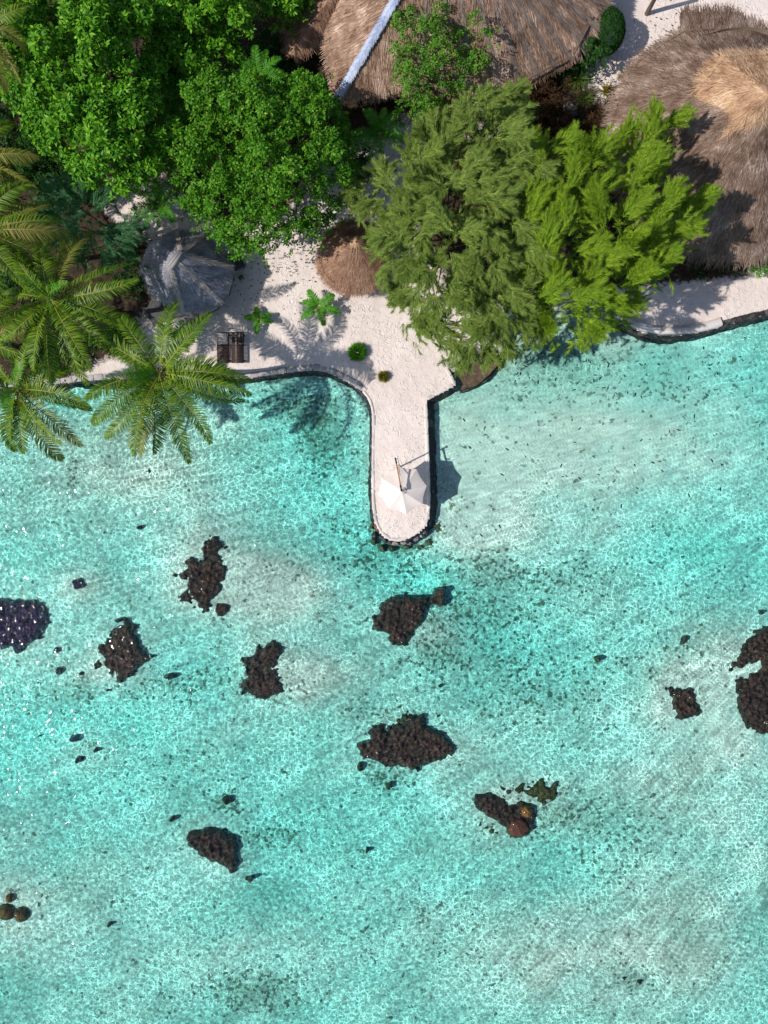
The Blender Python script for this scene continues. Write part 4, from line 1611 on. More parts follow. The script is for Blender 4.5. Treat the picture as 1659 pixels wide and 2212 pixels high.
def long_house():
    ez = 3.0
    ring_px = [(735, 205), (860, 192), (990, 190), (1122, 182), (1189, 142), (1254, 106), (1305, 30), (1318, -60), (1260, -190), (1080, -260), (850, -240), (690, -120), (698, 20), (705, 95)]
    ring = [P(*p, ez) for p in ring_px]
    root = thing('thatched_house', 'long thatched house with a pale bluish hip ridge at the top of the view', 'house', P(990, 0, GZ))
    a = P(930, -128, 8.2)
    b = P(1035, -140, 8.2)
    o = cone_roof(root, ring, a, M['thatch'], 185, 20, L=(.4, .9), w=(.03, .06), apex2=b, shag=.11)
    # pale hip ridge from the apex to the corner
    hb = MB()
    e = ring[0]
    d = unit(e - a)
    s = unit(np.cross(d, [0, 0, 1]))
    u = np.cross(s, d)
    if u[2] < 0:
        u = -u
    L = np.linalg.norm(e - a)
    rg = np.random.default_rng(4)
    m = 3600
    f = rg.random(m)
    sg = np.where(rg.random(m) < .5, -1, 1)
    off = sg * rg.uniform(0, .13, m)
    p = a + (e - a) * f[:, None] + s * off[:, None] + u * (.22 - .35 * np.abs(off))[:, None]
    dd = unit(d + s * (sg * rg.uniform(.25, .75, m))[:, None] - u * .18)
    ss = unit(np.cross(dd, u))
    ln = rg.uniform(.2, .42, m)[:, None]
    w = rg.uniform(.02, .045, m)[:, None] / 2
    q1 = p + dd * ln
    hb.add(np.stack([p - ss * w, p + ss * w, q1 + ss * w * .4, q1 - ss * w * .4], 1).reshape(-1, 3), np.arange(m * 4).reshape(m, 4))
    hb.tube([a + u * .1, e + u * .08], [.11, .10], 6)
    hb.build('hip_ridge', M['ridge_blue'], o)
    # ragged straw ribs running down the front slope
    rb = MB()
    for k, (x, y) in enumerate([(1010, 190), (1075, 186), (1122, 181), (1158, 160), (1195, 138), (1228, 120), (1262, 95), (1290, 60), (1308, 15), (900, 191), (955, 190)]):
        e = P(x, y, ez)
        tpt = a + (b - a) * min(1, max(0, (x - 880) / 260))
        d = unit(e - tpt)
        s = unit(np.cross(d, [0, 0, 1]))
        u = np.cross(s, d)
        if u[2] < 0:
            u = -u
        m = 520
        f = rg.uniform(.25, 1, m)
        off = rg.normal(0, .10, m)
        p = tpt + (e - tpt) * f[:, None] + s * off[:, None] + u * (.11 - .2 * np.abs(off))[:, None]
        dd = unit(d + s * (off * 1.6)[:, None] + rg.normal(0, .10, (m, 3)))
        ss = unit(np.cross(dd, u))
        ln = rg.uniform(.3, .7, m)[:, None]
        w = rg.uniform(.025, .05, m)[:, None] / 2
        q1 = p + dd * ln
        rb.add(np.stack([p - ss * w, p + ss * w, q1 + ss * w * .4, q1 - ss * w * .4], 1).reshape(-1, 3), np.arange(m * 4).reshape(m, 4))
    rb.build('thatch_rib', M['thatch_hip'], o)
    # eave poles
    for k, (p0, p1) in enumerate([((1122, 183), (1160, 160)), ((1160, 161), (1218, 127)), ((1240, 118), (1282, 36))]):
        pb = MB()
        pb.tube([P(*p0, ez + .32), P(*p1, ez + .36)], [.05, .055], 8)
        pb.build('eave_pole', M['pole_wood'], o, True)
    # lower wing at the left
    wr = [P(*p, 2.6) for p in [(628, 122), (690, 92), (712, 60), (720, -40), (640, -60), (615, 0), (618, 70)]]
    wo = MB()
    ap = P(735, -40, 4.6)
    for i in range(len(wr)):
        tr = (ap, wr[i], wr[(i + 1) % len(wr)])
        facet(wo, tr)
        straws(wo, tr, 190, (.35, .8), (.03, .06), .05, .25, 70 + i)
    skirt(wo, wr, .25)
    wo.build('wing_roof', M['thatch_red'], root)
    wb = MB()
    wp = [P(*p, GZ) for p in [(760, 175), (1115, 160), (1235, 90), (1270, 0), (1240, -160), (1070, -220), (870, -210), (720, -110)]]
    n = len(wp)
    lo = np.array(wp)
    hi = lo + [0, 0, 3.0]
    wb.add(np.vstack([lo, hi]), np.array([(i, (i + 1) % n, n + (i + 1) % n, n + i) for i in range(n)]))
    wb.build('wall', M['plaster'], root)


long_house()

# free standing post at the top right
pb = MB()
b = P(1397, 30, GZ)
pb.tube([b - [0, 0, .2], b + [0, 0, 1.6], b + [.02, .02, 3.6]], [.16, .14, .13], 12)
o = single(pb, 'wooden_post', M['pole_wood'], 'bare upright wooden post on the sand path at the top right', 'post')


# ------------------------------------------------------------------ trees
def leaves_at(c, n, rg, per, length, width, tilt=.35, spread=1.0):
    """rosettes of leaves: c centres (m x 3), n outward normals (m x 3)"""
    m = len(c)
    n = unit(n)
    ref = np.where(np.abs(n[:, 2:3]) > .9, np.array([[1.0, 0, 0]]), np.array([[0, 0, 1.0]]))
    a = unit(np.cross(n, ref))
    b = np.cross(n, a)
    ph = rg.random((m, 1)) * 6.283 + np.arange(per)[None] * (6.283 / per) + rg.normal(0, .25, (m, per))
    d = np.cos(ph)[..., None] * a[:, None] + np.sin(ph)[..., None] * b[:, None] + n[:, None] * rg.normal(tilt, .3, (m, per))[..., None]
    d = unit(d)
    nn = unit(n[:, None] + rg.normal(0, .45, (m, per, 3)))
    s = unit(np.cross(d, nn))
    up = np.cross(s, d)
    ln = (length * rg.uniform(.65, 1.2, (m, per)))[..., None]
    w = (width * rg.uniform(.7, 1.15, (m, per)))[..., None] * .5
    base = c[:, None] + d * (.03 * spread)
    mid = base + d * ln * .5 + up * ln * .06
    tip = base + d * ln - up * ln * .10
    V = np.stack([base, mid + s * w, tip, mid - s * w], 2).reshape(-1, 3)
    return V, np.arange(len(V)).reshape(-1, 4)


def broadleaf(name, label, poly_px, zlo, zhi, mat, seed, spacing=1.05, leaf=.30, width=.14, rosettes=26, per=7, dome=3.0, group='broad-leaved trees by the huts', cat='tree', clump=(.65, 1.0), trunk=True, lit=None):
    rg = np.random.default_rng(seed)
    zm = (zlo + zhi) / 2
    poly = PP(poly_px, zm)[:, :2]
    pts, d = sample_poly(poly, spacing, 6000, .25, rg)
    lump = np.array([noise.noise(Vector((a * .35, b * .35, seed))) for a, b in pts])
    t = np.clip(d / dome, 0, 1)
    z = zlo + (zhi - zlo) * np.sqrt(1 - (1 - t) ** 2) + 1.5 * lump + rg.normal(0, .5, len(pts))
    c0 = poly.mean(0)
    root = thing(name, label, cat, (c0[0], c0[1], GZ), group)
    mb = MB()
    for (x, y), zz in zip(pts, z):
        r = rg.uniform(*clump)
        m = int(1.7 * rosettes * (r / .8) ** 2)
        dirs = unit(rg.normal(0, 1, (m, 3)) + [0, 0, .55])
        rad = r * rg.uniform(.55, 1.0, (m, 1)) * np.array([1, 1, .75])
        c = np.array([x, y, zz - r * .5]) + dirs * rad
        V, F = leaves_at(c, unit(dirs + [0, 0, .4]), rg, per, leaf, width)
        mb.add(V, F)
    # sparse darker inner foliage
    m = int(len(pts) * 16)
    k = rg.integers(0, len(pts), m)
    c = np.c_[pts[k] + rg.normal(0, .5, (m, 2)), z[k] - rg.uniform(.8, 2.6, m)]
    V, F = leaves_at(c, unit(rg.normal(0, .6, (m, 3)) + [0, 0, 1]), rg, 6, leaf, width)
    mb.add(V, F)
    mb.build('crown', M[mat], root)
    if trunk:
        tb = MB()
        base = np.array([c0[0], c0[1], GZ - .1])
        fork = base + [.2, .2, (zlo - GZ) * .55]
        tb.tube([base, (base + fork) / 2 + [.1, 0, 0], fork], [.32, .25, .2], 9)
        for q in rg.choice(len(pts), min(16, len(pts)), False):
            e = np.array([pts[q][0], pts[q][1], z[q] - .8])
            mid = fork * .5 + e * .5 + [0, 0, -.5]
            tb.tube([fork, mid, e], [.13, .08, .025], 6)
        tb.build('trunk', M['bark'], root, True)
    return root


T1 = [(-5, 150), (5, 40), (90, -30), (300, -30), (345, 40), (330, 120), (330, 190), (350, 230), (410, 270), (350, 335), (330, 380), (260, 402), (200, 398), (150, 370), (138, 330), (60, 292), (50, 240), (10, 190)]
T2 = [(305, 0), (400, -40), (520, -30), (545, 40), (530, 95), (460, 125), (432, 172), (380, 182), (328, 165), (318, 90)]
T3 = [(400, 200), (480, 155), (540, 195), (600, 170), (650, 145), (715, 185), (750, 260), (772, 330), (745, 420), (700, 470), (662, 520), (570, 552), (490, 537), (440, 482), (390, 432), (350, 372), (338, 335), (400, 290)]
T4 = [(835, 45), (880, 20), (970, -15), (1035, 15), (1062, 80), (1040, 140), (1020, 195), (960, 222), (920, 255), (872, 240), (862, 190), (848, 110)]
T5 = [(540, -60), (665, -60), (655, 22), (600, 38), (560, 40)]
broadleaf('breadfruit_tree', 'bright green large-leaved tree filling the upper left corner', T1, 6.0, 9.6, 'leaf_bright', 101, leaf=.36, width=.16, rosettes=30, spacing=.92)
broadleaf('breadfruit_tree', 'bright green large-leaved tree at the top edge, left of the long thatched house', T2, 4.6, 7.0, 'leaf_bright', 102, leaf=.36, width=.16, rosettes=30, spacing=.92)
broadleaf('almond_tree', 'rounded olive green dense tree above the grey gazebo', T3, 4.6, 8.4, 'leaf_mid', 103, spacing=.74, leaf=.23, width=.12, rosettes=36, clump=(.5, .8), dome=2.2)
broadleaf('small_leaf_tree', 'open light green small-leaved tree growing against the long thatched roof', T4, 4.2, 6.6, 'leaf_shrub', 104, spacing=.8, leaf=.19, width=.10, rosettes=28, dome=2.2, clump=(.4, .75))
broadleaf('breadfruit_tree', 'small sliver of green tree crown at the top edge right of the others', T5, 3.4, 5.0, 'leaf_bright', 105, leaf=.38, width=.16, rosettes=22)

# low dark shrubs under the trees
UNDER = [([(-40, 230), (40, 210), (70, 290), (60, 380), (0, 420), (-60, 380)], 'dark green bush at the left edge below the upper left tree'),
         ([(60, 300), (140, 330), (150, 390), (100, 430), (50, 400)], 'dark green bush left of the bluish feathery tree, against the upper left tree'),
         ([(340, 170), (420, 170), (460, 210), (400, 290), (345, 240)], 'shaded bush in the gap between the three large trees'),
         ([(530, 90), (620, 60), (660, 130), (590, 170), (540, 150)], 'shaded bush left of the long thatched house'),
         ([(255, 540), (310, 520), (315, 600), (290, 650), (250, 620)], 'dark bush at the left side of the grey gazebo'),
         ([(-30, 590), (40, 560), (70, 610), (30, 660), (-30, 650)], 'dark bush under the left coconut palms'),
         ([(745, 330), (790, 300), (800, 360), (775, 410), (745, 400)], 'shaded bush right of the rounded olive green tree'),
         ([(105, 405), (180, 380), (245, 405), (235, 440), (180, 420), (120, 450)], 'dark bush between the upper left tree and the small sand patch'),
         ([(20, 745), (120, 735), (140, 790), (70, 812), (10, 800)], 'dark bush under the palm crowns close to the left seawall'),
         ([(160, 700), (235, 690), (250, 735), (190, 755)], 'dark bush between the two large coconut palms'),
         ([(1085, 195), (1140, 185), (1160, 250), (1110, 280)], 'shaded bush under the eave of the long thatched house'),
         ([(1250, 110), (1285, 95), (1300, 140), (1270, 170), (1235, 150)], 'shaded bush beside the clipped oval shrub')]
for i, (poly, lab) in enumerate(UNDER):
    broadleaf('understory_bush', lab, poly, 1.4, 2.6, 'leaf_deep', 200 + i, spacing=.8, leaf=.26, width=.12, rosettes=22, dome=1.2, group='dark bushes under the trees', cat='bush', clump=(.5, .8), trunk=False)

broadleaf('flowering_bush', 'sunlit green bush at the right edge beside the round thatched hut', [(1610, 572), (1640, 556), (1690, 550), (1720, 590), (1680, 602), (1640, 600), (1612, 596)], .8, 1.7, 'leaf_bright', 220, spacing=.55, leaf=.17, width=.09, rosettes=26, dome=1.0, group='garden bushes', cat='bush', clump=(.3, .5), trunk=False)
broadleaf('flowering_bush', 'low shaded bush with a few orange blossoms under the eave of the round hut', [(1480, 565), (1560, 572), (1600, 560), (1605, 592), (1540, 606), (1490, 598)], .7, 1.3, 'leaf_deep', 221, spacing=.55, leaf=.17, width=.09, rosettes=20, dome=1.0, group='garden bushes', cat='bush', clump=(.3, .5), trunk=False)
fb = MB()
for k in range(60):
    p = P(1585 + RNG.normal(0, 3), 561 + RNG.normal(0, 4), 2.0 + RNG.uniform(-.2, .1))
    a = RNG.random(3) - .5
    s = unit(np.cross(a, [0, 0, 1])) * .07
    fb.add([p - s, p + unit(a) * .09, p + s, p - unit(a) * .09], [(0, 1, 2, 3)])
fb.tube([P(1585, 562, GZ), P(1585, 562, 1.9)], .015, 5)
single(fb, 'flower_spike', M['flower'], 'orange red flower spike against the shaded roof of the round hut', 'flower', smooth=False)


# clipped oval shrub
def oval_shrub():
    root = thing('clipped_shrub', 'dark clipped egg-shaped shrub beside the end of the long thatched house', 'shrub', P(1308, 75, GZ))
    c = P(1312, 68, 2.1)
    rg = np.random.default_rng(9)
    mb = MB()
    d = unit(rg.normal(0, 1, (2400, 3)))
    d = d[d[:, 2] > -.6]
    cc = c + d * np.array([1.05, 1.35, 1.35]) * rg.uniform(.9, 1.02, (len(d), 1))
    V, F = leaves_at(cc, d, rg, 6, .12, .06, .6)
    mb.add(V, F)
    mb.build('crown', M['leaf_deep'], root)
    tb = MB()
    b = P(1310, 72, GZ)
    tb.tube([b, [c[0], c[1], 2.2]], [.1, .06], 7)
    tb.build('trunk', M['bark_dark'], root)


oval_shrub()


# feathery ironwoods ----------------------------------------------------------
def plumes(mb, base, dirs, length, rg, needles=60, nl=.42, nw=.028, sag=.25):
    m = len(base)
    dirs = unit(dirs)
    t = rg.random((m, needles)) ** .8 * .95 + .05
    L = (length * rg.uniform(.7, 1.25, (m, 1)))
    ax = base[:, None] + dirs[:, None] * (L * t)[..., None] + np.array([0, 0, -1]) * (sag * L * t ** 2)[..., None]
    ref = np.array([0, 0, 1.0])
    a = unit(np.cross(dirs, ref))
    b = np.cross(dirs, a)
    ph = rg.random((m, needles)) * 6.283
    perp = np.cos(ph)[..., None] * a[:, None] + (np.sin(ph) * .55)[..., None] * b[:, None]
    an = rg.uniform(.25, .85, (m, needles))[..., None]
    nd = unit(dirs[:, None] * np.cos(an) + perp * np.sin(an) + [0, 0, -.08])
    ln = (nl * (1.15 - .65 * t) * rg.uniform(.6, 1.25, (m, needles)))[..., None]
    s = unit(np.cross(nd, ref + rg.normal(0, .35, (m, needles, 3)))) * nw * .5
    tip = ax + nd * ln + np.array([0, 0, -.18]) * ln ** 2
    V = np.stack([ax - s, ax + s, tip], 2).reshape(-1, 3)
    mb.add(V, np.arange(len(V)).reshape(-1, 3))


def ironwood(label, poly_px, zlo, zhi, mat, seed, wind, spacing=1.0, per=13, fan=.55, plen=1.0, dome=3.2, needles=60, radial=.6, upw=.25, group='ironwood trees', nl=.42, stretch=1.0, loose=0.0, nw=.034, under=.4, rough=.75, drop=.9):
    rg = np.random.default_rng(seed)
    poly = PP(poly_px, (zlo + zhi) / 2)[:, :2]
    pts, d = sample_poly(poly, spacing, 7000, .22, rg)
    c0 = poly.mean(0)
    wind = unit(np.array(wind, float))
    t = np.clip(d / dome, 0, 1)
    lump = np.array([noise.noise(Vector((a * .45, b * .45, seed))) for a, b in pts])
    z = zlo + (zhi - zlo) * np.sqrt(1 - (1 - t) ** 2) + 1.1 * lump * np.clip(d / 1.5, .25, 1) + rg.normal(0, rough, len(pts)) * np.clip(d / 1.8, .2, 1)
    root = thing('ironwood_tree', label, 'tree', (c0[0], c0[1], GZ), group)
    mb = MB()
    for (x, y), zz, dd in zip(pts, z, d):
        out = unit(np.array([x, y]) - c0)
        main = np.array([*(wind * (1 - radial) + out * radial), upw + .15 * rg.normal()])
        main = unit(main + np.r_[rg.normal(0, .22, 2), 0])
        side = unit(np.cross(main, [0, 0, 1]))
        m = per
        off = rg.uniform(-.5, .7, m) * plen * stretch
        if loose:
            main = unit(main + np.r_[rg.normal(0, loose, 2), 0])
            side = unit(np.cross(main, [0, 0, 1]))
        base = np.array([x, y, zz]) + main * off[:, None] + side * rg.normal(0, .16, (m, 1)) + np.array([0, 0, 1]) * (rg.normal(0, .12, (m, 1)) - .12 * np.abs(off)[:, None])
        dirs = main + side * rg.normal(0, fan, (m, 1)) + np.array([0, 0, 1]) * rg.normal(.05, .28, (m, 1))
        plumes(mb, base, dirs, plen * .8, rg, needles, nl, nw)
        # inner, lower sprays of the same limb
        k = max(2, int(per * under))
        base = np.array([x, y, zz - drop]) + np.c_[rg.normal(0, .45, (k, 2)), rg.normal(0, .4, k)]
        dirs = unit(main + rg.normal(0, .7, (k, 3)))
        plumes(mb, base, dirs, plen * .8, rg, needles // 2, nl, nw * 1.5)
    mb.build('crown', M[mat], root)
    tb = MB()
    base = np.array([c0[0], c0[1], GZ - .1])
    top = np.array([c0[0] + .3, c0[1] + .3, zlo - .3])
    tb.tube([base, base * .5 + top * .5 + [.15, 0, 0], top], [.34, .22, .07], 9)
    for q in range(0, len(pts), 3):
        e = np.array([*pts[q], z[q] - .5])
        f = rg.uniform(.35, .8)
        st = base + (top - base) * f
        mid = st * .5 + e * .5 + [0, 0, -.35]
        tb.tube([st, mid, e], [.07, .04, .014], 5, cap=False)
    tb.build('trunk', M['bark_dark'], root, True)
    return root


C1 = [(768, 405), (800, 352), (860, 372), (882, 320), (940, 265), (1000, 250), (1012, 205), (1060, 192), (1108, 185), (1128, 260), (1160, 330), (1185, 430), (1185, 520), (1192, 610), (1158, 705), (1090, 742), (1015, 768), (962, 775), (935, 720), (880, 715), (902, 660), (880, 620), (832, 598), (802, 560), (822, 500), (850, 470), (792, 450)]
C2 = [(1120, 360), (1180, 285), (1212, 292), (1260, 330), (1330, 292), (1380, 272), (1446, 250), (1468, 290), (1400, 372), (1470, 440), (1530, 422), (1500, 475), (1515, 492), (1450, 562), (1405, 610), (1378, 655), (1335, 670), (1262, 728), (1180, 716), (1108, 690), (1100, 520)]
C3 = [(105, 445), (160, 388), (200, 402), (240, 420), (250, 470), (300, 490), (270, 560), (190, 560), (120, 520)]
ironwood('large dull green feathery ironwood tree spreading over the beach and jetty root', C1, 4.6, 9.6, 'needle_olive', 301, (.1, -.3), spacing=.84, per=24, fan=.6, plen=1.05, radial=.7, upw=.15, needles=90, loose=.6, nw=.024, under=.7, rough=.95, drop=1.3)
ironwood('yellow-green feathery ironwood tree swept to the upper right, beside the round hut', C2, 6.2, 11.0, 'needle_lime', 302, (.62, .75), spacing=1.22, per=44, fan=.40, plen=1.2, radial=.28, upw=.30, needles=90, loose=.35, nw=.024, under=.6, rough=1.2, drop=1.9)
ironwood('small bluish green feathery tree left of the grey gazebo', C3, 4.0, 7.0, 'needle_blue', 303, (0, .4), spacing=.75, per=14, fan=.5, plen=1.2, radial=.85, upw=.3, dome=2.0)


# ------------------------------------------------------------------ palms
def frond(base, az, e0, e1, L, rg, n=62, lw=.055, ll=.95, leafdroop=.5, twist=0.0, fwd=.55, roll=0.0):
    """one pinnate leaf: returns list of (V, F, material index)"""
    k = 18
    t = np.linspace(0, 1, k)
    el = e0 + (e1 - e0) * t ** 1.25
    azs = az + twist * t ** 2
    d = np.stack([np.cos(el) * np.cos(azs), np.cos(el) * np.sin(azs), np.sin(el)], 1)
    p = base + np.concatenate([[np.zeros(3)], np.cumsum((d[1:] + d[:-1]) / 2 * (L / (k - 1)), 0)])
    tt = np.linspace(.10, 1.0, n)
    tt = np.repeat(tt, 2) + rg.normal(0, .004, n * 2)
    tt = np.clip(tt, .08, 1)
    sg = np.tile([-1, 1], n)
    q = np.stack([np.interp(tt, t, p[:, i]) for i in range(3)], 1)
    dd = unit(np.stack([np.interp(tt, t, d[:, i]) for i in range(3)], 1))
    side = unit(np.cross(dd, [0, 0, 1.0])) * sg[:, None]
    up = unit(np.cross(np.cross(dd, [0, 0, 1.0]), dd))
    sd, u0 = side * sg[:, None], up
    cr_, sr_ = math.cos(roll), math.sin(roll)
    side = (sd * cr_ + u0 * sr_) * sg[:, None]
    up = u0 * cr_ - sd * sr_
    ln = ll * (np.sin(np.pi * (.16 + .80 * tt)) ** .75) * rg.uniform(.85, 1.1, n * 2)
    f = fwd + .9 * tt ** 4 + rg.normal(0, .13, n * 2)
    ld = unit(side + dd * f[:, None] + up * (.55 + rg.normal(0, .16, n * 2))[:, None])
    wn = unit(np.cross(ld, up))
    w = lw * .5 * (1 - .25 * tt)[:, None]
    m1 = q + ld * (ln * .5)[:, None] + np.array([0, 0, -1]) * (ln * .10 * leafdroop)[:, None]
    m2 = q + ld * (ln * .95)[:, None] + np.array([0, 0, -1]) * (ln * .62 * leafdroop)[:, None]
    V = np.stack([q - wn * w * .6, q + wn * w * .6, m1 + wn * w, m1 - wn * w, m2], 1)
    nn = len(V)
    i0 = np.arange(nn)[:, None] * 5
    V = V.reshape(-1, 3)
    return p, V, np.concatenate([i0 + np.array([[0, 1, 2, 3]])]), np.concatenate([i0 + np.array([[3, 2, 4]])])


def add_frond(root, base, az, e0, e1, L, rg, mat, rr=.045, **kw):
    p, V, F4, F3 = frond(base, az, e0, e1, L, rg, **kw)
    mb = MB()
    mb.add(V, F4, 0)
    mb.f.append((F3, 0))
    mb.tube(p, list(np.linspace(rr, rr * .25, len(p))), 5, 1)
    return mb.build('frond', [M[mat], M['rachis']], root)


def palm(label, px, py, z, specs, seed, lean=(0, 0), old=2, group='coconut palms on the shore', name='coconut_palm', R=4.6, e0=(.15, .75), scale=1.0):
    """specs: list of (dx, dy, reach) in plan units for each frond tip, or a number for evenly spread ones"""
    rg = np.random.default_rng(seed)
    c = P(px, py, z)
    base = np.array([c[0] + lean[0], c[1] + lean[1], GZ])
    root = thing(name, label, 'palm', base, group)
    tb = MB()
    ts = np.linspace(0, 1, 16)
    pts = base + (c - base) * ts[:, None] + np.array([[lean[0] * -.25, lean[1] * -.25, 0]]) * (np.sin(np.pi * ts) ** 1)[:, None]
    pts[0, 2] -= .15
    tb.tube(pts, [(.21 - .09 * q + (.012 if i % 2 else 0)) for i, q in enumerate(ts)], 10)
    tb.build('trunk', M['bark'], root, True)
    k = (H - z) / H / S
    if isinstance(specs, int):
        lst = []
        for i in range(specs):
            a = i * 2.39996 + rg.normal(0, .15)
            lst.append((math.cos(a) * R / k * rg.uniform(.8, 1.05), math.sin(a) * R / k * rg.uniform(.8, 1.05)))
        specs = lst
    for i, (dx, dy) in enumerate(specs):
        v = np.array([dx, -dy]) * k
        r = np.linalg.norm(v)
        az = math.atan2(v[1], v[0])
        up = rg.uniform(*e0)
        dn = -rg.uniform(.25, 1.15) - (.35 if i < old else 0)
        # arc length for the wanted reach
        tq = np.linspace(0, 1, 30)
        el = up + (dn - up) * tq ** 1.25
        L = r / np.mean(np.cos(el))
        add_frond(root, c + [math.cos(az) * .12, math.sin(az) * .12, rg.uniform(-.15, .15)], az, up, dn, L, rg, 'frond_old' if i < old else 'frond', n=int(84 * min(1, L / 4)), lw=.066, ll=.86 * min(1.05, L / 4.2), twist=rg.normal(0, .38), roll=rg.normal(0, .45), leafdroop=rg.uniform(.45, 1.0))
    for i in range(4):
        az = rg.random() * 6.283
        add_frond(root, c + [0, 0, .1], az, rg.uniform(1.0, 1.35), rg.uniform(.1, .6), 2.2 * scale, rg, 'frond_young', rr=.03, n=34, ll=.6, leafdroop=.35, lw=.05)
    nb = MB()
    for i in range(7):
        a = i * .9 + rg.random() * .4
        q = c + [.30 * math.cos(a), .30 * math.sin(a), -.35 - .12 * rg.random()]
        blob(nb, q, (.13, .13, .16), i, .05, 2, 2, 12)
    nb.build('coconuts', M['leaf_nut'], root, True)
    return root


M['leaf_nut'] = simple('leaf_nut', (.16, .17, .03), (.28, .22, .06), 4, 0.5)

palm('front coconut palm with a full star of fronds hanging over the left bay', 345, 806, 8.2,
     [(-28, 175), (75, 182), (25, -155), (118, -115), (170, -45), (187, 5), (188, 42), (165, 90), (132, 132), (-60, 170), (-140, 112), (-150, 40), (-112, -68), (-78, -130), (-170, -100), (10, 168), (150, -15), (-100, 150), (60, -80), (-60, -40)], 401, lean=(.8, 1.6), old=1)
palm('coconut palm behind the front one, its crown left of the grey gazebo', 108, 645, 8.6,
     [(40, -155), (70, -165), (175, -60), (195, 0), (150, 80), (110, 150), (60, 175), (-30, 150), (-75, 120), (-110, 60), (-110, -20), (-70, -90), (-10, -140), (120, 110), (10, 180), (-60, -30), (90, 30), (-40, 90), (170, 40), (-100, -110)], 402, lean=(.6, 1.0), old=2)
palm('coconut palm with fronds drooping over the water at the left edge', 36, 842, 7.4,
     [(60, 140), (140, 100), (150, 45), (100, 125), (-40, 120), (-90, 60), (20, 130), (60, -50), (160, 10), (-60, -90), (-20, -160), (40, -110), (-110, -20), (110, -30), (-10, 110)], 403, lean=(.3, 1.2), old=2)
palm('coconut palm at the left edge above the one behind the front palm', -38, 500, 9.0,
     [(130, -60), (175, 20), (150, 70), (110, 120), (70, 150), (20, 160), (-60, 120), (-120, 40), (-120, -60), (-40, -120), (40, -130), (90, -110), (160, -15), (130, 95)], 404, lean=(-.5, .6), old=2)
palm('coconut palm mostly out of frame, its pale fronds reaching in at the left edge', -60, 352, 8.4,
     [(140, -10), (125, 45), (90, 90), (30, 130), (-90, 60), (-100, -50), (0, -130), (80, -90)], 405, lean=(-.5, .3), old=2)
palm('coconut palm at the top left corner with yellowing hanging fronds', -35, 62, 10.2,
     [(85, 90), (60, 130), (100, 30), (110, -20), (20, 140), (-60, 100), (-100, 0), (-20, -120), (70, -80)], 406, lean=(-.5, .3), old=3)
palm('coconut palm crown low at the left edge between two taller palms', -50, 720, 7.0,
     [(120, -50), (140, 10), (120, 70), (80, 120), (20, 140), (-80, 60), (-80, -60), (0, -130), (90, -95)], 407, lean=(-.4, .5), old=2)


def small_palm(label, px, py, z, n, reach, seed, mat='frond_young', e0=(.5, 1.1), lw=.05, ll=.5, group='small feathery palms in the garden', name='areca_palm', stems=1, nleaf=36, angles=None, dn=(.3, .9), ld=.5):
    rg = np.random.default_rng(seed)
    c = P(px, py, z)
    base = np.array([c[0], c[1], GZ])
    root = thing(name, label, 'palm', base, group)
    tb = MB()
    tb.tube([base - [0, 0, .1], (base + c) / 2 + [.03, 0, 0], c], [.11, .09, .07], 8)
    tb.build('trunk', M['bark'], root, True)
    for i in range(n):
        az = i * 6.283 / n + rg.normal(0, .18) if angles is None else math.radians(angles[i])
        up, d = rg.uniform(*e0), -rg.uniform(*dn)
        tq = np.linspace(0, 1, 30)
        r = reach * rg.uniform(.85, 1.1)
        L = r / np.mean(np.cos(up + (d - up) * tq ** 1.25))
        add_frond(root, c, az, up, d, L, rg, mat, rr=.022, n=nleaf, ll=ll, lw=lw, leafdroop=ld)
    return root


small_palm('small palm in the gap right of the rounded olive green tree', 822, 292, 3.0, 13, 1.75, 501, nleaf=40)
small_palm('small palm in shade between the rounded tree and the sand patch', 345, 440, 3.6, 12, 1.75, 502, nleaf=40)
small_palm('small palm squeezed between the top tree and the rounded tree', 558, 165, 4.2, 12, 1.7, 503, nleaf=40)
small_palm('small palm in the gap between the upper left tree and the rounded tree', 385, 212, 5.4, 12, 1.75, 504, nleaf=40)
small_palm('tiny shaded palm beneath the fronds of the front coconut palm', 385, 728, 1.4, 9, 1.2, 505, nleaf=26)
Y = 'young palms planted on the open sand'
small_palm('young bright green six-fronded palm on the open sand by the thatched parasol', 690, 663, 1.3, 6, 1.32, 511, 'frond_young', (.35, .7), .055, .50, Y, 'young_palm', nleaf=40, angles=[38, 75 + 50, 178 - 15, 215, 285, 345], dn=(.3, .6), ld=.7)
small_palm('smaller young palm in the shade left of the six-fronded one', 556, 690, 1.0, 5, .98, 512, 'frond_young', (.3, .6), .07, .36, Y, 'young_palm', nleaf=26, angles=[95, 170, 265, 350, 20], dn=(.3, .6), ld=.9)


# ------------------------------------------------------------------ small plants
def strap_plant(label, px, py, n, L, seed, mat='strap', w=.06, name='strap_leaf_plant', group='spiky garden plants', z=GZ, elev=(.5, 1.35)):
    rg = np.random.default_rng(seed)
    c = P(px, py, z)
    mb = MB()
    for i in range(n):
        a = rg.random() * 6.283
        e = rg.uniform(*elev)
        l = L * rg.uniform(.6, 1.15)
        p = c + np.array([rg.normal(0, .07), rg.normal(0, .07), 0])
        s = np.array([-math.sin(a), math.cos(a), 0])
        pr = []
        d = np.array([math.cos(a) * math.cos(e), math.sin(a) * math.cos(e), math.sin(e)])
        for k in range(5):
            f = k / 4
            ww = w * .5 * (1 - f) ** .6 if k < 4 else .002
            pr += [p - s * ww, p + s * ww]
            p = p + d * l / 4
            d = unit(d + [0, 0, -.28])
        mb.add(pr, np.array([(2 * k, 2 * k + 1, 2 * k + 3, 2 * k + 2) for k in range(4)]))
    return single(mb, name, M[mat], label, 'plant', group, smooth=False)


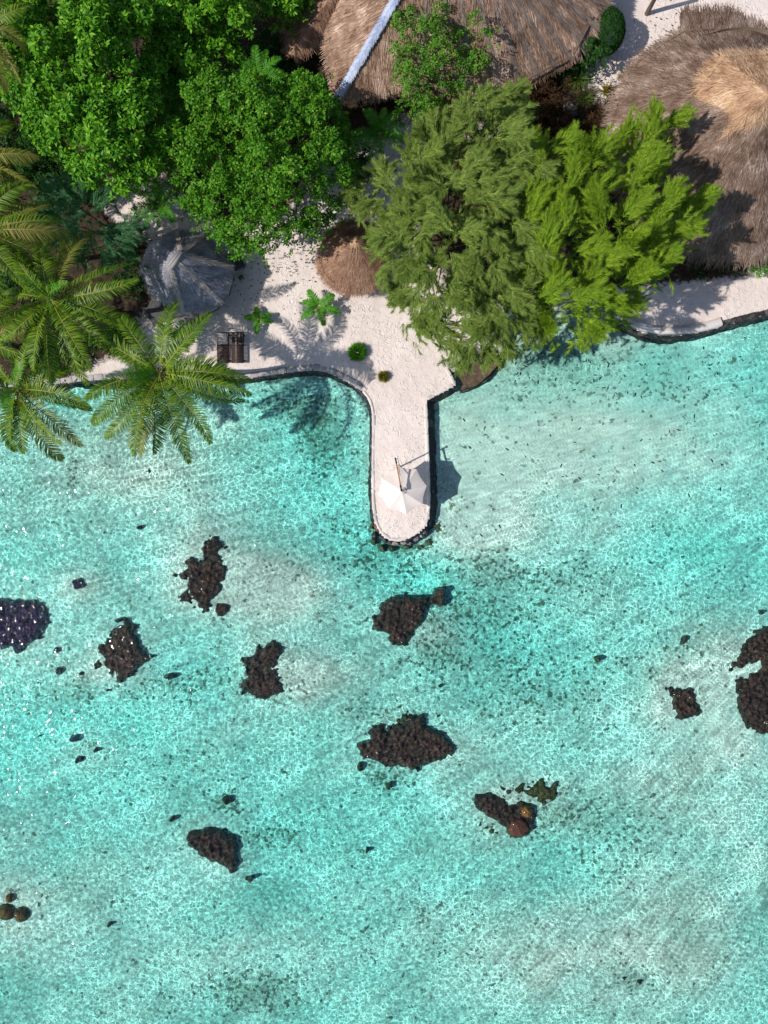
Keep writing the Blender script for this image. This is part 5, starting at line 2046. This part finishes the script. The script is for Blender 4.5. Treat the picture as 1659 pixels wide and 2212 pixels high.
strap_plant('spiky sunlit green plant nearest the eave of the long thatched house', 1196, 158, 130, 1.6, 601)
strap_plant('spiky green plant left of the dead brown bush', 1160, 188, 90, 1.3, 602)
strap_plant('spiky green plant below the clipped oval shrub', 1246, 176, 100, 1.3, 603)
strap_plant('dark spiky plant right of the pale garden rocks', 1262, 215, 80, 1.1, 604)
strap_plant('small yellow-edged plant close to the round hut eave', 1308, 200, 80, .75, 605, 'leaf_yellow')
strap_plant('bright yellow-leaved plant half under the round hut eave', 1345, 168, 50, .6, 606, 'leaf_yellow', .07)
strap_plant('low dark spiky plant below the pale garden rocks', 1245, 268, 60, .9, 607)


def ball_bush(label, px, py, r, h, seed, mat, name, n=900):
    rg = np.random.default_rng(seed)
    c = P(px, py, GZ)
    mb = MB()
    d = unit(rg.normal(0, 1, (n, 3)) + [0, 0, .4])
    d[:, 2] = np.abs(d[:, 2])
    p0 = c + d * np.array([r * .25, r * .25, h * .3])
    ln = rg.uniform(.75, 1.1, (n, 1))
    p1 = c + d * np.array([r, r, h]) * ln
    s = unit(np.cross(d, rg.normal(0, 1, (n, 3)))) * .022
    mid = (p0 + p1) / 2 + [0, 0, .05]
    V = np.stack([p0, mid + s, p1, mid - s], 1).reshape(-1, 3)
    mb.add(V, np.arange(n * 4).reshape(n, 4))
    return single(mb, name, M[mat], label, 'bush', 'round bushes on the open sand', smooth=False)


ball_bush('round bright green bush casting a shadow on the open sand', 772, 762, .74, .95, 611, 'frond_young', 'round_bush', 1100)
ball_bush('smaller yellowish bush on the sand near the jetty root', 828, 814, .46, .6, 612, 'leaf_yellow', 'round_bush', 620)
ball_bush('tiny dark sprig on the shaded sand right of the gazebo', 522, 600, .26, .3, 613, 'strap', 'small_sprig', 70)


def dead_bush(label, px, py, r, seed, leafy=260):
    rg = np.random.default_rng(seed)
    c = P(px, py, GZ)
    root = thing('dead_bush', label, 'bush', c, 'dead brown bushes in the garden')
    tb = MB()
    lf = []
    for i in range(16):
        a = rg.random() * 6.283
        e = rg.uniform(.35, 1.2)
        d = np.array([math.cos(a) * math.cos(e), math.sin(a) * math.cos(e), math.sin(e)])
        p = c.copy()
        pts = [p.copy()]
        for k in range(4):
            p = p + d * r * .35
            d = unit(d + rg.normal(0, .3, 3))
            pts.append(p.copy())
            for b in range(2):
                d2 = unit(d + rg.normal(0, .7, 3))
                q = [p, p + d2 * r * .25, p + d2 * r * .45 + rg.normal(0, .08, 3)]
                tb.tube(q, [.016, .011, .005], 4, cap=False)
                lf.append(q[2])
        tb.tube(pts, [.035, .028, .022, .015, .008], 5, cap=False)
    tb.build('twigs', M['bark_dark'], root)
    lf = np.array(lf)
    k = rg.integers(0, len(lf), leafy)
    mb = MB()
    V, F = leaves_at(lf[k] + rg.normal(0, .12, (leafy, 3)), rg.normal(0, 1, (leafy, 3)) + [0, 0, .5], rg, 4, .19, .06)
    mb.add(V, F)
    mb.build('leaves', M['dead_leaf'], root)


dead_bush('dead rusty brown bush left of the pale garden rocks', 1168, 232, 1.6, 621, 1100)
dead_bush('bare twiggy dead bush below the pale garden rocks', 1205, 288, 1.1, 622, 120)
dead_bush('dead brown bush right against the eave of the round hut', 1300, 262, 1.5, 623, 1000)
dead_bush('dead brown bush behind the yellow-green ironwood tree', 1232, 318, 1.5, 624, 900)


# fallen leaves
def fallen():
    rg = np.random.default_rng(77)
    spots = []
    for (cx, cy, sx, sy, n) in [(560, 580, 45, 35, 60), (640, 575, 25, 25, 35), (690, 540, 20, 20, 25), (290, 430, 30, 30, 40), (620, 600, 70, 60, 45), (1215, 250, 40, 30, 30), (1430, 60, 30, 20, 25), (540, 640, 40, 40, 25)]:
        for k in range(n):
            spots.append((cx + rg.normal(0, sx), cy + rg.normal(0, sy)))
    mb = MB()
    for x, y in spots:
        p = P(x, y, GZ + .085)
        a = rg.random() * 6.283
        l, w = rg.uniform(.04, .10), rg.uniform(.025, .045)
        d = np.array([math.cos(a), math.sin(a), 0])
        s = np.array([-d[1], d[0], 0])
        mb.add([p - d * l, p + s * w + [0, 0, .02], p + d * l, p - s * w], [(0, 1, 2, 3)])
    o = mb.build('fallen_leaves', M['dead_leaf'], None)
    tag(o, 'brown fallen leaves strewn over the sand', 'leaves', kind='stuff')


fallen()

# ------------------------------------------------------------------ light and camera
EL = math.radians(46)
sdir = Vector((-.965 * math.cos(EL), -.262 * math.cos(EL), math.sin(EL)))
sun = bpy.data.lights.new('sun', 'SUN')
sun.energy = 4.5
sun.angle = math.radians(0.53)
sun.color = (1.0, .945, .87)
so = bpy.data.objects.new('sun', sun)
COL.objects.link(so)
so.rotation_euler = sdir.to_track_quat('Z', 'Y').to_euler()

w = bpy.data.worlds.new('World')
scene.world = w
w.use_nodes = True
nt = w.node_tree
nt.nodes.clear()
sky = nt.nodes.new('ShaderNodeTexSky')
sky.sky_type = 'NISHITA'
sky.sun_disc = False
sky.sun_elevation = EL
sky.sun_rotation = math.atan2(sdir.x, sdir.y)
bg = nt.nodes.new('ShaderNodeBackground')
bg.inputs['Strength'].default_value = 0.105
wo = nt.nodes.new('ShaderNodeOutputWorld')
nt.links.new(sky.outputs[0], bg.inputs[0])
nt.links.new(bg.outputs[0], wo.inputs[0])

cam = bpy.data.cameras.new('camera')
cam.sensor_fit = 'HORIZONTAL'
cam.sensor_width = 36
cam.lens = 36 * H / W
cam.clip_end = 2000
co = bpy.data.objects.new('camera', cam)
COL.objects.link(co)
co.location = (0, 0, H)
scene.camera = co

vs = scene.view_settings
scene.display_settings.display_device = 'sRGB'
vs.view_transform = 'Standard'
vs.look = 'None'
vs.exposure = 0.0
vs.gamma = 1.0
scene.cycles.max_bounces = 8
scene.cycles.diffuse_bounces = 2
scene.cycles.glossy_bounces = 2
scene.cycles.transmission_bounces = 4
scene.cycles.transparent_max_bounces = 8
scene.cycles.volume_bounces = 0
scene.cycles.caustics_reflective = False
scene.cycles.caustics_refractive = False
scene.cycles.sample_clamp_indirect = 4.0
